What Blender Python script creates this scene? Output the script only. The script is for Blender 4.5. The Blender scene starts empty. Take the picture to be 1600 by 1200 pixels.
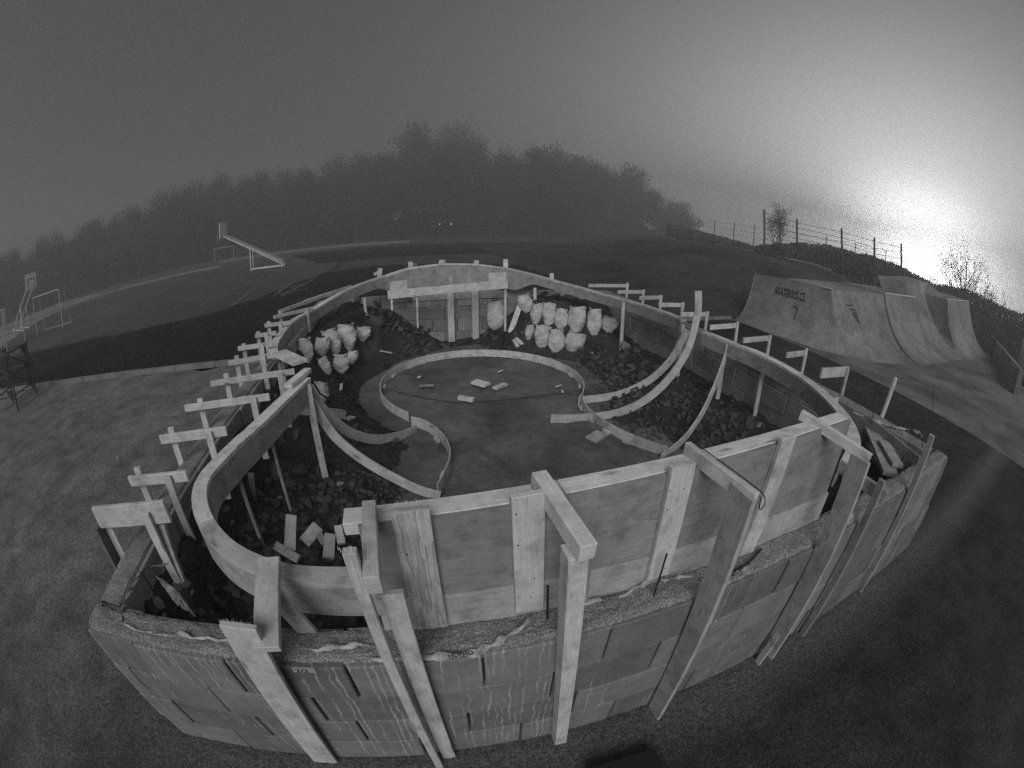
import bpy, bmesh, math, random
from mathutils import Vector, Matrix, noise
random.seed(7)
S = bpy.context.scene
COL = S.collection
R = math.radians

# ------------------------------------------------------------------ camera (a real full-frame fisheye lens)
CAM_H = 2.37
PITCH = R(20.855)
ROLL = R(1.274)
FPX = 1385.25                       # 2 f in pixels of the 1600 px wide photograph
cd = bpy.data.cameras.new("camera")
cd.type = 'PANO'
cd.panorama_type = 'FISHEYE_EQUISOLID' if hasattr(cd, 'panorama_type') else None or 'PERSPECTIVE'
try:
    cd.cycles.panorama_type = 'FISHEYE_EQUISOLID'
    cd.cycles.fisheye_lens = FPX / 2 / 1600 * 36
    cd.cycles.fisheye_fov = R(200)
except Exception:
    pass
if hasattr(cd, 'fisheye_lens'):
    cd.fisheye_lens = FPX / 2 / 1600 * 36
    cd.fisheye_fov = R(200)
cd.sensor_width = 36
cd.sensor_height = 27
cd.clip_start = 0.02
cd.clip_end = 3000
cam = bpy.data.objects.new("camera", cd)
COL.objects.link(cam)
cam.location = (0, 0, CAM_H)
CAMROLL = 1
cam.matrix_world = Matrix.Translation((0, 0, CAM_H)) @ Matrix.Rotation(R(90) - PITCH, 4, 'X') @ Matrix.Rotation(CAMROLL * ROLL, 4, 'Z')
S.camera = cam


def ray(px, py):
    """direction of the lens ray through a pixel of the photograph"""
    vx, vy = px - 800, 600 - py
    c, s = math.cos(ROLL), math.sin(ROLL)
    vx, vy = vx * c - vy * s, vx * s + vy * c
    r = max(math.hypot(vx, vy), 1e-6)
    t = 2 * math.asin(min(r / FPX, .999))
    k = math.sin(t) / r
    x, y, z = vx * k, vy * k, math.cos(t)
    return Vector((x, z * math.cos(PITCH) + y * math.sin(PITCH), -z * math.sin(PITCH) + y * math.cos(PITCH)))


def at(px, py, z=0.0):
    d = ray(px, py)
    return Vector((0, 0, CAM_H)) + d * ((z - CAM_H) / d.z)


def over(px, py, p):
    """point on the ray at the horizontal distance of plan point p"""
    d = ray(px, py)
    return Vector((0, 0, CAM_H)) + d * (math.hypot(p[0], p[1]) / math.hypot(d.x, d.y))


def atdist(px, py, dist):
    d = ray(px, py)
    return Vector((0, 0, CAM_H)) + d * (dist / math.hypot(d.x, d.y))


# plan frame of the block walls
O = Vector((-1.84, .40, 0))
TH = R(14.6)
U = Vector((math.cos(TH), math.sin(TH), 0))
V = Vector((-math.sin(TH), math.cos(TH), 0))


def W(u, v, z=0.0):
    return O + U * u + V * v + Vector((0, 0, z))


def UV(p):
    d = Vector((p[0], p[1], 0)) - O
    return d.dot(U), d.dot(V)


# ------------------------------------------------------------------ world, glow of the lamp behind the brush
LAMP = ray(1440, 420)
LEFT = ray(-40, 520)
world = bpy.data.worlds.new("World")
S.world = world
world.use_nodes = True
wn = world.node_tree.nodes
wl = world.node_tree.links
wn.clear()
wo = wn.new('ShaderNodeOutputWorld')
bg = wn.new('ShaderNodeBackground')
sky = wn.new('ShaderNodeTexSky')
sky.sky_type = 'NISHITA'
sky.sun_disc = False
sky.sun_elevation = R(36)
sky.sun_rotation = R(184)
bw = wn.new('ShaderNodeRGBToBW')
wl.new(sky.outputs[0], bw.inputs[0])


def wmath(op, a, b=None, c=None):
    n = wn.new('ShaderNodeMath')
    n.operation = op
    for i, x in enumerate((a, b, c)):
        if x is None:
            continue
        if isinstance(x, (int, float)):
            n.inputs[i].default_value = x
        else:
            wl.new(x, n.inputs[i])
    return n.outputs[0]


tc = wn.new('ShaderNodeTexCoord')


def angle_to(d):
    n = wn.new('ShaderNodeVectorMath')
    n.operation = 'DOT_PRODUCT'
    wl.new(tc.outputs['Generated'], n.inputs[0])
    n.inputs[1].default_value = d
    return wmath('ARCCOSINE', wmath('MINIMUM', n.outputs['Value'], .99999))


def expo(a, w, k):
    return wmath('MULTIPLY', wmath('EXPONENT', wmath('MULTIPLY', a, -1 / w)), k)


aL = angle_to(LAMP)
aR = angle_to(LEFT)
SKY_NISHITA, SKY_BASE = .0012, .026
# the glow lies along the horizon: angular distance stretched sideways
side = Vector((LAMP.y, -LAMP.x, 0)).normalized()


def wdot(d):
    n = wn.new('ShaderNodeVectorMath')
    n.operation = 'DOT_PRODUCT'
    wl.new(tc.outputs['Generated'], n.inputs[0])
    n.inputs[1].default_value = d
    return n.outputs['Value']


m2 = wmath('MULTIPLY', wmath('SUBTRACT', 1.0, wdot(LAMP)), 2.0)
dz = wmath('SUBTRACT', wdot(Vector((0, 0, 1))), LAMP.z)
sx_ = wdot(side)
m2 = wmath('ADD', m2, wmath('MULTIPLY', wmath('MULTIPLY', dz, dz), .6))
m2 = wmath('SUBTRACT', m2, wmath('MULTIPLY', wmath('MULTIPLY', sx_, sx_), .35))
m2 = wmath('MAXIMUM', m2, .00001)
mm = wmath('SQRT', m2)
g1 = expo(m2, .018, 11.0)
g2 = expo(mm, .21, 4.8)
g3 = expo(aL, .60, .18)
g4 = expo(aR, .35, .035)
tot = wmath('ADD', wmath('MULTIPLY', bw.outputs[0], SKY_NISHITA), SKY_BASE)
for g in (g1, g2, g3, g4):
    tot = wmath('ADD', tot, g)
wl.new(tot, bg.inputs['Color'])
bg.inputs['Strength'].default_value = 1.0
wl.new(bg.outputs[0], wo.inputs[0])

# floodlight-like soft sun from behind the photographer, to the right
sd = bpy.data.lights.new("floodlight", 'SUN')
sd.energy = 3.3
sd.angle = R(38)
sun = bpy.data.objects.new("floodlight", sd)
COL.objects.link(sun)
sdir = Vector((.06, .84, -.60)).normalized()      # direction the light travels
sun.rotation_euler = sdir.to_track_quat('-Z', 'Y').to_euler()
sun.location = (4, -8, 8)

S.view_settings.view_transform = 'Standard'
S.view_settings.look = 'None'
S.view_settings.exposure = 0
S.view_settings.gamma = 1
S.view_settings.use_curve_mapping = False
S.render.engine = 'CYCLES'
S.cycles.use_denoising = False
S.cycles.sample_clamp_indirect = 2.0
S.cycles.max_bounces = 5
S.cycles.diffuse_bounces = 3
S.cycles.glossy_bounces = 2
S.cycles.transparent_max_bounces = 6
S.cycles.volume_bounces = 1


# ------------------------------------------------------------------ materials
class NT:
    def __init__(s, name, rough=.85, spec=.2):
        s.m = bpy.data.materials.new(name)
        s.m.use_nodes = True
        s.n = s.m.node_tree.nodes
        s.l = s.m.node_tree.links
        s.b = s.n['Principled BSDF']
        s.b.inputs['Roughness'].default_value = rough
        s.b.inputs['Specular IOR Level'].default_value = spec
        s.geo = s.n.new('ShaderNodeNewGeometry')

    def _in(s, sock, x):
        if isinstance(x, (int, float)):
            try:
                sock.default_value = x
            except (TypeError, ValueError):
                sock.default_value = (x, x, x, 1)
        elif isinstance(x, (tuple, Vector)):
            sock.default_value = x
        else:
            s.l.new(x, sock)

    def math(s, op, a, b=None, clamp=False):
        n = s.n.new('ShaderNodeMath')
        n.operation = op
        n.use_clamp = clamp
        s._in(n.inputs[0], a)
        if b is not None:
            s._in(n.inputs[1], b)
        return n.outputs[0]

    def mapv(s, src, scale=(1, 1, 1), rot=(0, 0, 0)):
        n = s.n.new('ShaderNodeMapping')
        n.inputs['Scale'].default_value = scale
        n.inputs['Rotation'].default_value = rot
        s.l.new(src, n.inputs[0])
        return n.outputs[0]

    def noise(s, vec, scale, detail=4, rough=.6, dist=0):
        n = s.n.new('ShaderNodeTexNoise')
        s.l.new(vec, n.inputs['Vector'])
        n.inputs['Scale'].default_value = scale
        n.inputs['Detail'].default_value = detail
        n.inputs['Roughness'].default_value = rough
        n.inputs['Distortion'].default_value = dist
        return n.outputs[0]

    def voro(s, vec, scale):
        n = s.n.new('ShaderNodeTexVoronoi')
        s.l.new(vec, n.inputs['Vector'])
        n.inputs['Scale'].default_value = scale
        return n.outputs[0]

    def rng(s, x, a, b, c, d):
        n = s.n.new('ShaderNodeMapRange')
        s._in(n.inputs[0], x)
        for i, v in enumerate((a, b, c, d)):
            s._in(n.inputs[i + 1], v)
        return n.outputs[0]

    def color(s, x):
        s._in(s.b.inputs['Base Color'], x)

    def bump(s, h, strength=.5, dist=.01):
        n = s.n.new('ShaderNodeBump')
        n.inputs['Strength'].default_value = strength
        n.inputs['Distance'].default_value = dist
        s.l.new(h, n.inputs['Height'])
        s.l.new(n.outputs[0], s.b.inputs['Normal'])


def mat_wood(name, base, knots=True, contrast=.25, rmin=.88):
    t = NT(name, .8, .15)
    uv = t.n.new('ShaderNodeTexCoord').outputs['UV']
    oi = t.n.new('ShaderNodeObjectInfo').outputs['Random']
    off = t.n.new('ShaderNodeVectorMath')
    off.operation = 'ADD'
    cb = t.n.new('ShaderNodeCombineXYZ')
    t.l.new(t.math('MULTIPLY', oi, 17.0), cb.inputs[0])
    t.l.new(t.math('MULTIPLY', oi, 5.0), cb.inputs[1])
    t.l.new(uv, off.inputs[0])
    t.l.new(cb.outputs[0], off.inputs[1])
    v = off.outputs[0]
    fine = t.noise(t.mapv(v, (2.2, 60, 1)), 3.0, 5, .7)
    ring = t.noise(t.mapv(v, (1.1, 14, 1)), 2.0, 2, .4, .4)
    rr = t.math('FRACT', t.math('MULTIPLY', ring, 6.0))
    blotch = t.noise(v, 5.0, 4, .6)
    val = t.rng(fine, .3, .7, base * (1 - contrast), base * (1 + contrast * .5))
    val = t.math('MULTIPLY', val, t.rng(rr, 0, 1, rmin, 1.04))
    val = t.math('MULTIPLY', val, t.rng(blotch, .3, .7, .80, 1.12))
    val = t.math('MULTIPLY', val, t.rng(oi, 0, 1, .72, 1.08))
    if knots:
        k = t.voro(t.mapv(v, (2.6, 9, 1)), 1.0)
        val = t.math('MULTIPLY', val, t.rng(k, .05, .13, .45, 1.0))
    dirt = t.noise(t.geo.outputs['Position'], 9.0, 5, .7)
    val = t.math('MULTIPLY', val, t.rng(dirt, .30, .52, .62, 1.0))
    gr = t.noise(t.geo.outputs['Position'], 130.0, 3, .7)
    val = t.math('MULTIPLY', val, t.rng(gr, .3, .7, .88, 1.10))
    t.color(val)
    t.bump(fine, .25, .002)
    return t.m


def mat_flat(name, val, rough=.7, var=.15, scale=6, bump=.2, bscale=None, metal=0):
    t = NT(name, rough, .3)
    p = t.geo.outputs['Position']
    n = t.noise(p, scale, 5, .65)
    t.color(t.rng(n, .3, .7, val * (1 - var), val * (1 + var)))
    t.b.inputs['Metallic'].default_value = metal
    if bump:
        t.bump(t.noise(p, bscale or scale * 6, 4, .6), bump, .01)
    return t.m


def mat_block(name, base, streaks=True):
    t = NT(name, .9, .15)
    p = t.geo.outputs['Position']
    oi = t.n.new('ShaderNodeObjectInfo').outputs['Random']
    rot = t.mapv(p, (1, 1, 1), (0, 0, -TH))
    n = t.noise(p, 5.0, 6, .7)
    g = t.noise(p, 90.0, 3, .6)
    val = t.rng(n, .3, .7, base * .72, base * 1.2)
    val = t.math('MULTIPLY', val, t.rng(g, .3, .7, .85, 1.12))
    val = t.math('MULTIPLY', val, t.rng(oi, 0, 1, .72, 1.18))
    if streaks:
        sx = t.n.new('ShaderNodeSeparateXYZ')
        t.l.new(rot, sx.inputs[0])
        wob = t.noise(t.mapv(rot, (14, 14, 9)), 1.0, 3, .6)
        X = t.math('ADD', t.math('MULTIPLY', sx.outputs[0], 34.0), t.math('MULTIPLY', wob, 1.7))
        idn = t.n.new('ShaderNodeTexWhiteNoise')
        idn.noise_dimensions = '1D'
        t.l.new(t.math('FLOOR', X), idn.inputs['W'])
        line = t.math('ABSOLUTE', t.math('SUBTRACT', t.math('FRACT', X), .5))
        lm = t.rng(line, .05, .17, 1.0, 0.0)
        lm = t.math('MULTIPLY', lm, t.math('GREATER_THAN', idn.outputs['Value'], .35))
        mask = t.rng(t.noise(t.mapv(rot, (1.0, 1.0, 2.0)), 1.6, 3, .5), .41, .50, 0, 1)
        mask2 = t.rng(t.noise(t.mapv(rot, (34, 34, 3.5)), 1.0, 2, .5), .40, .56, .1, 1)
        sm = t.math('MULTIPLY', t.math('MULTIPLY', lm, mask), mask2, True)
        val = t.math('ADD', val, t.math('MULTIPLY', sm, base * .95))
    t.color(val)
    t.bump(t.math('ADD', g, t.math('MULTIPLY', n, .8)), .5, .004)
    return t.m


def mat_gravel(name, base):
    t = NT(name, .95, .1)
    p = t.geo.outputs['Position']
    v = t.voro(p, 110.0)
    v2 = t.voro(p, 45.0)
    n = t.noise(p, 6.0, 5, .7)
    g = t.noise(p, 160.0, 3, .7)
    val = t.math('MULTIPLY', t.rng(g, .3, .75, base * .35, base * 1.7), t.rng(n, .3, .7, .7, 1.25))
    val = t.math('MULTIPLY', val, t.rng(v, .0, .6, 1.3, .6))
    vs = t.voro(p, 150.0)
    val = t.math('ADD', val, t.math('MULTIPLY', t.rng(vs, .12, .22, 1, 0), t.rng(t.noise(p, 30.0, 3), .45, .62, 0, .30)))
    t.color(val)
    t.bump(t.math('ADD', v, g), .6, .005)
    return t.m


def mat_ground(name, base, big=.7, var=.5, speck=.0, gscale=70, bump=.4, rough=.95):
    t = NT(name, rough, .03)
    p = t.geo.outputs['Position']
    a = t.noise(t.mapv(p, (1, 1, 1)), big, 6, .62, .4)
    b = t.noise(p, big * 7, 5, .65)
    g = t.noise(p, gscale, 3, .7)
    val = t.math('MULTIPLY', t.rng(a, .3, .7, base * (1 - var), base * (1 + var)), t.rng(b, .3, .7, .78, 1.2))
    val = t.math('MULTIPLY', val, t.rng(g, .3, .7, .6, 1.4))
    if speck:
        v = t.voro(p, gscale * .4)
        sp = t.math('MULTIPLY', t.rng(v, .10, .16, 1, 0), t.rng(t.noise(p, 9.0, 2), .5, .62, 0, 1), True)
        val = t.math('ADD', val, t.math('MULTIPLY', sp, speck))
    t.color(val)
    t.bump(g, bump, .006)
    return t.m


M = dict(
    wood=mat_wood('raw_pine', .58, True, .16),
    woodlight=mat_wood('fresh_pine', .66, True, .10),
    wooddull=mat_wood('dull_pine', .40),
    woodgrain=mat_wood('strong_grain_pine', .52, True, .2, .62),
    wooddark=mat_wood('wet_dark_board', .14, False),
    ply=mat_wood('plywood', .33, False, .18),
    plylight=mat_wood('plywood_light_strip', .43, False, .18),
    block=mat_block('concrete_block', .18),
    blockin=mat_block('concrete_block_inner', .25, False),
    fill=mat_gravel('wet_concrete_fill', .30),
    soil=mat_ground('dark_soil', .034, 1.8, .6, .10, 60, .9),
    floor=mat_ground('trampled_earth', .115, 1.1, .45, .0, 60, .5),
    rock=mat_flat('rubble_stone', .060, .9, .6, 5, .7, 22),
    rockpale=mat_flat('pale_stone', .17, .9, .4, 6, .6, 24),
    asphalt=mat_ground('dark_asphalt', .042, .35, .5, .09, 55, .6),
    slab=mat_ground('concrete_slab', .105, .55, .5, .0, 60, .3),
    grass=mat_ground('dark_turf', .017, .6, .35, .0, 30, .8),
    court=mat_ground('sports_court', .072, .10, .25, .0, 12, .2),
    track=mat_ground('running_track', .062, .12, .3, .0, 10, .2),
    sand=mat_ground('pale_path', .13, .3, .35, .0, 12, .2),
    sandlit=mat_ground('sand_with_lamplight', .20, .3, .35, .0, 12, .2),  # path sand made paler to carry the lamp light
    kerb=mat_flat('kerb_concrete', .17, .9, .3, 3, .3),
    kerbfar=mat_flat('far_kerb_concrete', .22, .9, .25, 1, .2),
    line=mat_flat('worn_line_paint', .13, .8, .4, 3, 0),
    ramp=mat_ground('ramp_concrete', .19, .45, .42, .0, 22, .2, .8),
    rampslab=mat_ground('ramp_slab_concrete', .135, .40, .55, .0, 30, .2),
    lip=mat_flat('steel_coping', .7, .35, .1, 4, 0, None, .6),
    sack=None,
    tape=None,
    black=mat_flat('black_rubber', .012, .5, .2, 5, 0),
    steel=mat_flat('dark_steel', .02, .5, .3, 5, .1),
    white=mat_flat('white_paint', .62, .5, .15, 3, 0),
    dullwhite=mat_flat('dull_white_paint', .30, .6, .2, 3, 0),
    fence=mat_flat('galvanised_steel', .05, .5, .2, 3, 0),
    fencefar=mat_flat('pale_fence_steel', .04, .5, .2, 3, 0),
    bark=mat_flat('bark', .018, .9, .4, 8, .4),
    leaf=mat_flat('dark_foliage', .010, .9, .5, .35, 0),
    leafthin=mat_flat('thin_brown_foliage', .045, .9, .5, .5, 0),
    bush=mat_flat('bush_foliage', .065, .9, .5, .5, 0),
    ink=mat_flat('black_paint', .03, .7, .2, 5, 0),
    chalk=mat_flat('white_chalk', .38, .9, .2, 20, 0),
    plastic=mat_flat('white_plastic', .80, .4, .1, 20, .1),
)
t = NT('woven_plastic_sack', .7, .25)
p = t.geo.outputs['Position']
n1 = t.noise(p, 7.0, 5, .65)
n2 = t.noise(p, 30.0, 4, .6, .8)
t.color(t.math('MULTIPLY', t.rng(n1, .3, .6, .28, .50), t.rng(n2, .25, .5, .72, 1.0)))
t.bump(t.math('ADD', n1, t.math('MULTIPLY', n2, .8)), .7, .02)
M['sack'] = t.m
t = NT('torn_plastic_tape', .45, .4)
p = t.geo.outputs['Position']
n1 = t.noise(p, 14.0, 4, .65)
t.color(t.rng(n1, .35, .6, .10, .38))
t.bump(n1, .8, .02)
M['tape'] = t.m
# pavement: pale worn concrete on the left, light falloff painted into its tone, turning into dark tarred surface on the right, gritty beside the wall
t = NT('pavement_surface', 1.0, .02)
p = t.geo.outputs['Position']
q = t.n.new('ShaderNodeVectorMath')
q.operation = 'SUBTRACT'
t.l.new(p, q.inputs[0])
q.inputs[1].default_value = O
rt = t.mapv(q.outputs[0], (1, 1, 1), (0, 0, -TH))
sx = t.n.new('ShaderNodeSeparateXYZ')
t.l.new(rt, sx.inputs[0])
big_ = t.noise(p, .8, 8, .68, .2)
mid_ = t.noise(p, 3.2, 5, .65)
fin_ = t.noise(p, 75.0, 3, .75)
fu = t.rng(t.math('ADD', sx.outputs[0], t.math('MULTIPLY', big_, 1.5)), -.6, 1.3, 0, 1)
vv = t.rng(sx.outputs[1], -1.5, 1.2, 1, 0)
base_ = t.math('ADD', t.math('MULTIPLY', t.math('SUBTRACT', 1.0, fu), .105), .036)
base_ = t.math('SUBTRACT', base_, t.math('MULTIPLY', t.math('MULTIPLY', vv, t.math('SUBTRACT', 1.0, fu)), .075))  # darkens the near left: light falloff put into the colour
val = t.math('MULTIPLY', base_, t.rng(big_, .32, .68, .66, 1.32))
val = t.math('MULTIPLY', val, t.rng(mid_, .3, .7, .74, 1.25))
dv = t.math('ABSOLUTE', t.math('ADD', sx.outputs[1], .06))
grit = t.math('MULTIPLY', t.rng(t.math('ADD', dv, t.math('MULTIPLY', mid_, .35)), .15, .55, 1, 0), t.rng(sx.outputs[0], -.6, .4, 0, 1))
val = t.math('ADD', val, t.math('MULTIPLY', grit, .06))
f2_ = t.noise(p, 22.0, 5, .75)
val = t.math('MULTIPLY', val, t.rng(fin_, .35, .65, .35, 1.65))
val = t.math('MULTIPLY', val, t.rng(f2_, .3, .7, .65, 1.35))
vo = t.voro(p, 26.0)
sp = t.math('MULTIPLY', t.rng(vo, .08, .17, 1, 0), t.rng(t.noise(p, 5.0, 3), .5, .6, 0, 1), True)
val = t.math('ADD', val, t.math('MULTIPLY', sp, .13))
t.color(val)
t.bump(fin_, .7, .006)
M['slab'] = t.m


# ------------------------------------------------------------------ helpers
class MB:
    def __init__(s):
        s.v = []
        s.f = []
        s.uv = []
        s.smooth = False

    def quad(s, ids, uvs=None):
        s.f.append(tuple(ids))
        s.uv.append(uvs or [(0, 0)] * len(ids))

    def frame(s, c, ax, ay, az, hx, hy, hz, taper=1.0, cut=0.0):
        """box with half sizes hx (length) hy hz along unit axes; uv in metres, x along the length"""
        b = len(s.v)
        for sx in (-1, 1):
            k = taper if sx > 0 else 1
            for sy in (-1, 1):
                for sz in (-1, 1):
                    s.v.append(c + ax * (hx * sx - (cut * sy if sx > 0 else 0)) + ay * hy * sy * k + az * hz * sz * k)
        L = 2 * hx
        A, B = 2 * hy, 2 * hz
        q = s.quad
        q((b, b + 1, b + 3, b + 2), [(0, 0), (0, B), (A * .3, B), (A * .3, 0)])
        q((b + 4, b + 6, b + 7, b + 5), [(0, 0), (A * .3, 0), (A * .3, B), (0, B)])
        q((b, b + 4, b + 5, b + 1), [(0, 0), (L, 0), (L, B), (0, B)])
        q((b + 2, b + 3, b + 7, b + 6), [(0, A + B), (0, A + 2 * B), (L, A + 2 * B), (L, A + B)])
        q((b, b + 2, b + 6, b + 4), [(0, B), (0, B + A), (L, B + A), (L, B)])
        q((b + 1, b + 5, b + 7, b + 3), [(0, 3 * B), (L, 3 * B), (L, 3 * B + A), (0, 3 * B + A)])
        return s

    def board(s, p0, p1, w, t, side, taper=1.0, cut=0.0):
        """board from p0 to p1, w wide along side, t thick"""
        ax = (p1 - p0)
        L = ax.length
        ax = ax / L
        ay = (side - ax * side.dot(ax)).normalized()
        az = ax.cross(ay)
        return s.frame((p0 + p1) / 2, ax, ay, az, L / 2, w / 2, t / 2, taper, cut)

    def tube(s, pts, r, n=8, r1=None, cap=True):
        b = len(s.v)
        m = len(pts)
        up = Vector((0, 0, 1))
        for i, p in enumerate(pts):
            d = (pts[min(i + 1, m - 1)] - pts[max(i - 1, 0)]).normalized()
            a = d.cross(up)
            if a.length < .05:
                a = d.cross(Vector((1, 0, 0)))
            a.normalize()
            c = d.cross(a)
            rr = r if r1 is None else r + (r1 - r) * i / (m - 1)
            for k in range(n):
                t = 2 * math.pi * k / n
                s.v.append(p + a * (rr * math.cos(t)) + c * (rr * math.sin(t)))
        for i in range(m - 1):
            for k in range(n):
                k2 = (k + 1) % n
                s.quad((b + i * n + k, b + i * n + k2, b + (i + 1) * n + k2, b + (i + 1) * n + k))
        if cap:
            s.f.append(tuple(b + k for k in range(n))[::-1])
            s.uv.append([(0, 0)] * n)
            s.f.append(tuple(b + (m - 1) * n + k for k in range(n)))
            s.uv.append([(0, 0)] * n)
        return s

    def sweep(s, secs):
        """secs: list of 4-point sections; closed ends; uv x along"""
        b = len(s.v)
        L = 0
        ls = []
        for i, q in enumerate(secs):
            if i:
                L += (q[0] - secs[i - 1][0]).length
            ls.append(L)
            s.v.extend(q)
        e = [0]
        for k in range(4):
            e.append(e[-1] + (secs[0][(k + 1) % 4] - secs[0][k]).length)
        for i in range(len(secs) - 1):
            for k in range(4):
                k2 = (k + 1) % 4
                s.quad((b + i * 4 + k, b + i * 4 + k2, b + i * 4 + 4 + k2, b + i * 4 + 4 + k),
                       [(ls[i], e[k]), (ls[i], e[k + 1]), (ls[i + 1], e[k + 1]), (ls[i + 1], e[k])])
        s.quad((b + 3, b + 2, b + 1, b))
        o = b + 4 * (len(secs) - 1)
        s.quad((o, o + 1, o + 2, o + 3))
        return s

    def mesh(s, name, origin=Vector((0, 0, 0))):
        me = bpy.data.meshes.new(name)
        me.from_pydata([tuple(Vector(p) - origin) for p in s.v], [], s.f)
        ul = me.uv_layers.new(name='UVMap')
        i = 0
        for fu in s.uv:
            for c in fu:
                ul.data[i].uv = c
                i += 1
        bm = bmesh.new()
        bm.from_mesh(me)
        bmesh.ops.recalc_face_normals(bm, faces=bm.faces)
        bm.to_mesh(me)
        bm.free()
        if s.smooth:
            for f in me.polygons:
                f.use_smooth = True
        return me

    def build(s, name, mat, parent=None, origin=None, bevel=0.0):
        if parent is not None:
            o0 = Vector(parent['org']) if 'org' in parent else Vector(parent.location)
        else:
            o0 = Vector(origin) if origin is not None else Vector((sum(p[0] for p in s.v) / len(s.v), sum(p[1] for p in s.v) / len(s.v), min(p[2] for p in s.v)))
        me = s.mesh(name, o0)
        me.materials.append(mat)
        o = bpy.data.objects.new(name, me)
        COL.objects.link(o)
        if parent is not None:
            o.parent = parent
            o['org'] = list(o0)
        else:
            o.location = o0
            o['org'] = list(o0)
        if bevel:
            b = o.modifiers.new('edge', 'BEVEL')
            b.width = bevel
            b.segments = 1
            b.limit_method = 'ANGLE'
        return o


def thing(name, label, cat, loc, group=None):
    o = bpy.data.objects.new(name, None)
    o.empty_display_size = .1
    COL.objects.link(o)
    o.location = loc
    o['org'] = list(loc)
    o['label'] = label
    o['category'] = cat
    if group:
        o['group'] = group
    return o


def tag(o, label, cat, group=None):
    o['label'] = label
    o['category'] = cat
    if group:
        o['group'] = group
    return o


def struct(o):
    o['kind'] = 'structure'
    return o


def stuff(o):
    o['kind'] = 'stuff'
    return o


def sm(x):
    x = min(1, max(0, x))
    return x * x * (3 - 2 * x)


def interp(tab, x):
    if x <= tab[0][0]:
        return tab[0][1]
    for (a, b), (c, d) in zip(tab, tab[1:]):
        if x <= c:
            return b + (d - b) * (x - a) / (c - a)
    return tab[-1][1]


# ------------------------------------------------------------------ ground sheets
def sheet(name, pts, z, mat, wob=0.0, step=.6):
    """flat polygon sheet with a slightly uneven border"""
    P = []
    n = len(pts)
    for i in range(n):
        a, b = Vector(pts[i]), Vector(pts[(i + 1) % n])
        k = max(1, min(60, int((b - a).length / step))) if wob else 1
        for j in range(k):
            q = a.lerp(b, j / k)
            if wob:
                q = q + Vector((noise.noise(q * .9), noise.noise(q * .9 + Vector((9, 9, 0))), 0)) * wob
            P.append(Vector((q.x, q.y, z)))
    bm = bmesh.new()
    vs = [bm.verts.new(p) for p in P]
    f = bm.faces.new(vs)
    bmesh.ops.triangulate(bm, faces=[f])
    bmesh.ops.recalc_face_normals(bm, faces=bm.faces)
    for f in bm.faces:
        if f.normal.z < 0:
            f.normal_flip()
    me = bpy.data.meshes.new(name)
    bm.to_mesh(me)
    bm.free()
    me.materials.append(mat)
    o = bpy.data.objects.new(name, me)
    COL.objects.link(o)
    return o


def hillz(u, v):
    """low embankment rising behind the ramps, to the right"""
    a = sm((v - 8.5) / 9.0) * sm((u - 8) / 14.0)
    b = sm((u - 19) / 16.0) * sm((v - 6.2) / 5.0) * .9
    return 1.95 * max(a * sm((48 - v) / 22.0), b * sm((70 - v) / 20))


gb = MB()
NG = 120
for j in range(NG + 1):
    for i in range(NG + 1):
        # finer in the middle
        fx = (i / NG * 2 - 1)
        fy = (j / NG * 2 - 1)
        x = 118 * fx * (abs(fx) ** .6)
        y = 118 * fy * (abs(fy) ** .6)
        u, v = UV((x, y))
        h = hillz(u, v)
        gb.v.append(Vector((x, y, h + (noise.noise(Vector((x, y, 0)) * .5) * .12 * min(1, h)))))
for j in range(NG):
    for i in range(NG):
        a = j * (NG + 1) + i
        gb.quad((a, a + 1, a + NG + 2, a + NG + 1))
struct(gb.build('ground', M['asphalt'], origin=(0, 0, 0)))

G = lambda *l: [at(x, y, 0) for x, y in l]
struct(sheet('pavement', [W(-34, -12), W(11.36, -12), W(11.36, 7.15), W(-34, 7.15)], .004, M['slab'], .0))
struct(sheet('dark_turf', [W(-40, 7.3), W(11.2, 7.3), W(11.2, 9.2), W(22, 13), W(34, 27.5), W(17, 25.2), W(9.6, 23.0), W(.6, 25.4), W(-2.9, 23.4), W(-3.4, 20.5), W(-4.2, 15.8), W(-5.9, 13.2), W(-8.6, 12.5), W(-13.4, 12.3), W(-40, 14)], .004, M['grass'], .5))
court = [W(-60, 14.4), W(-13.4, 12.45), W(-8.6, 12.7), W(-5.9, 13.4), W(-4.2, 16.0), W(-3.2, 20.9), W(-2.5, 24), W(-3, 33), W(-4, 64), W(-34, 66), W(-90, 30)]
struct(sheet('sports_court', court, .008, M['court'], .3))
struct(sheet('running_field', [W(-2.2, 24.5), W(.6, 25.9), W(9.6, 23.4), W(17, 25.7), W(33, 28), W(44, 50), W(30, 72), W(-3.5, 66)], .008, M['track'], .3))
# darker infield bands of the field
struct(sheet('field_infield', G((450, 400), (620, 384), (760, 379), (880, 379), (930, 385), (880, 393), (760, 396), (620, 402), (500, 412)), .012, M['grass'], .3))
struct(sheet('path', G((820, 417), (950, 411), (1060, 412), (1180, 420), (1180, 425), (1060, 420), (950, 418), (860, 419)), .016, M['sand'], .1))
# running track rings at the far right end of the field
for k, (rx, ry) in enumerate(((5.5, 7), (7, 9), (8.6, 11))):
    mb = MB()
    c = at(900, 384, 0)
    secs = []
    for i in range(40):
        a = R(-100 + 200 * i / 39)
        p = c + Vector((rx * math.cos(a), ry * math.sin(a), .02))
        q = c + Vector(((rx + .25) * math.cos(a), (ry + .25) * math.sin(a), .02))
        secs.append([p, q, q - Vector((0, 0, .004)), p - Vector((0, 0, .004))])
    mb.sweep(secs)
    struct(mb.build('track_line', M['line']))


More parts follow.
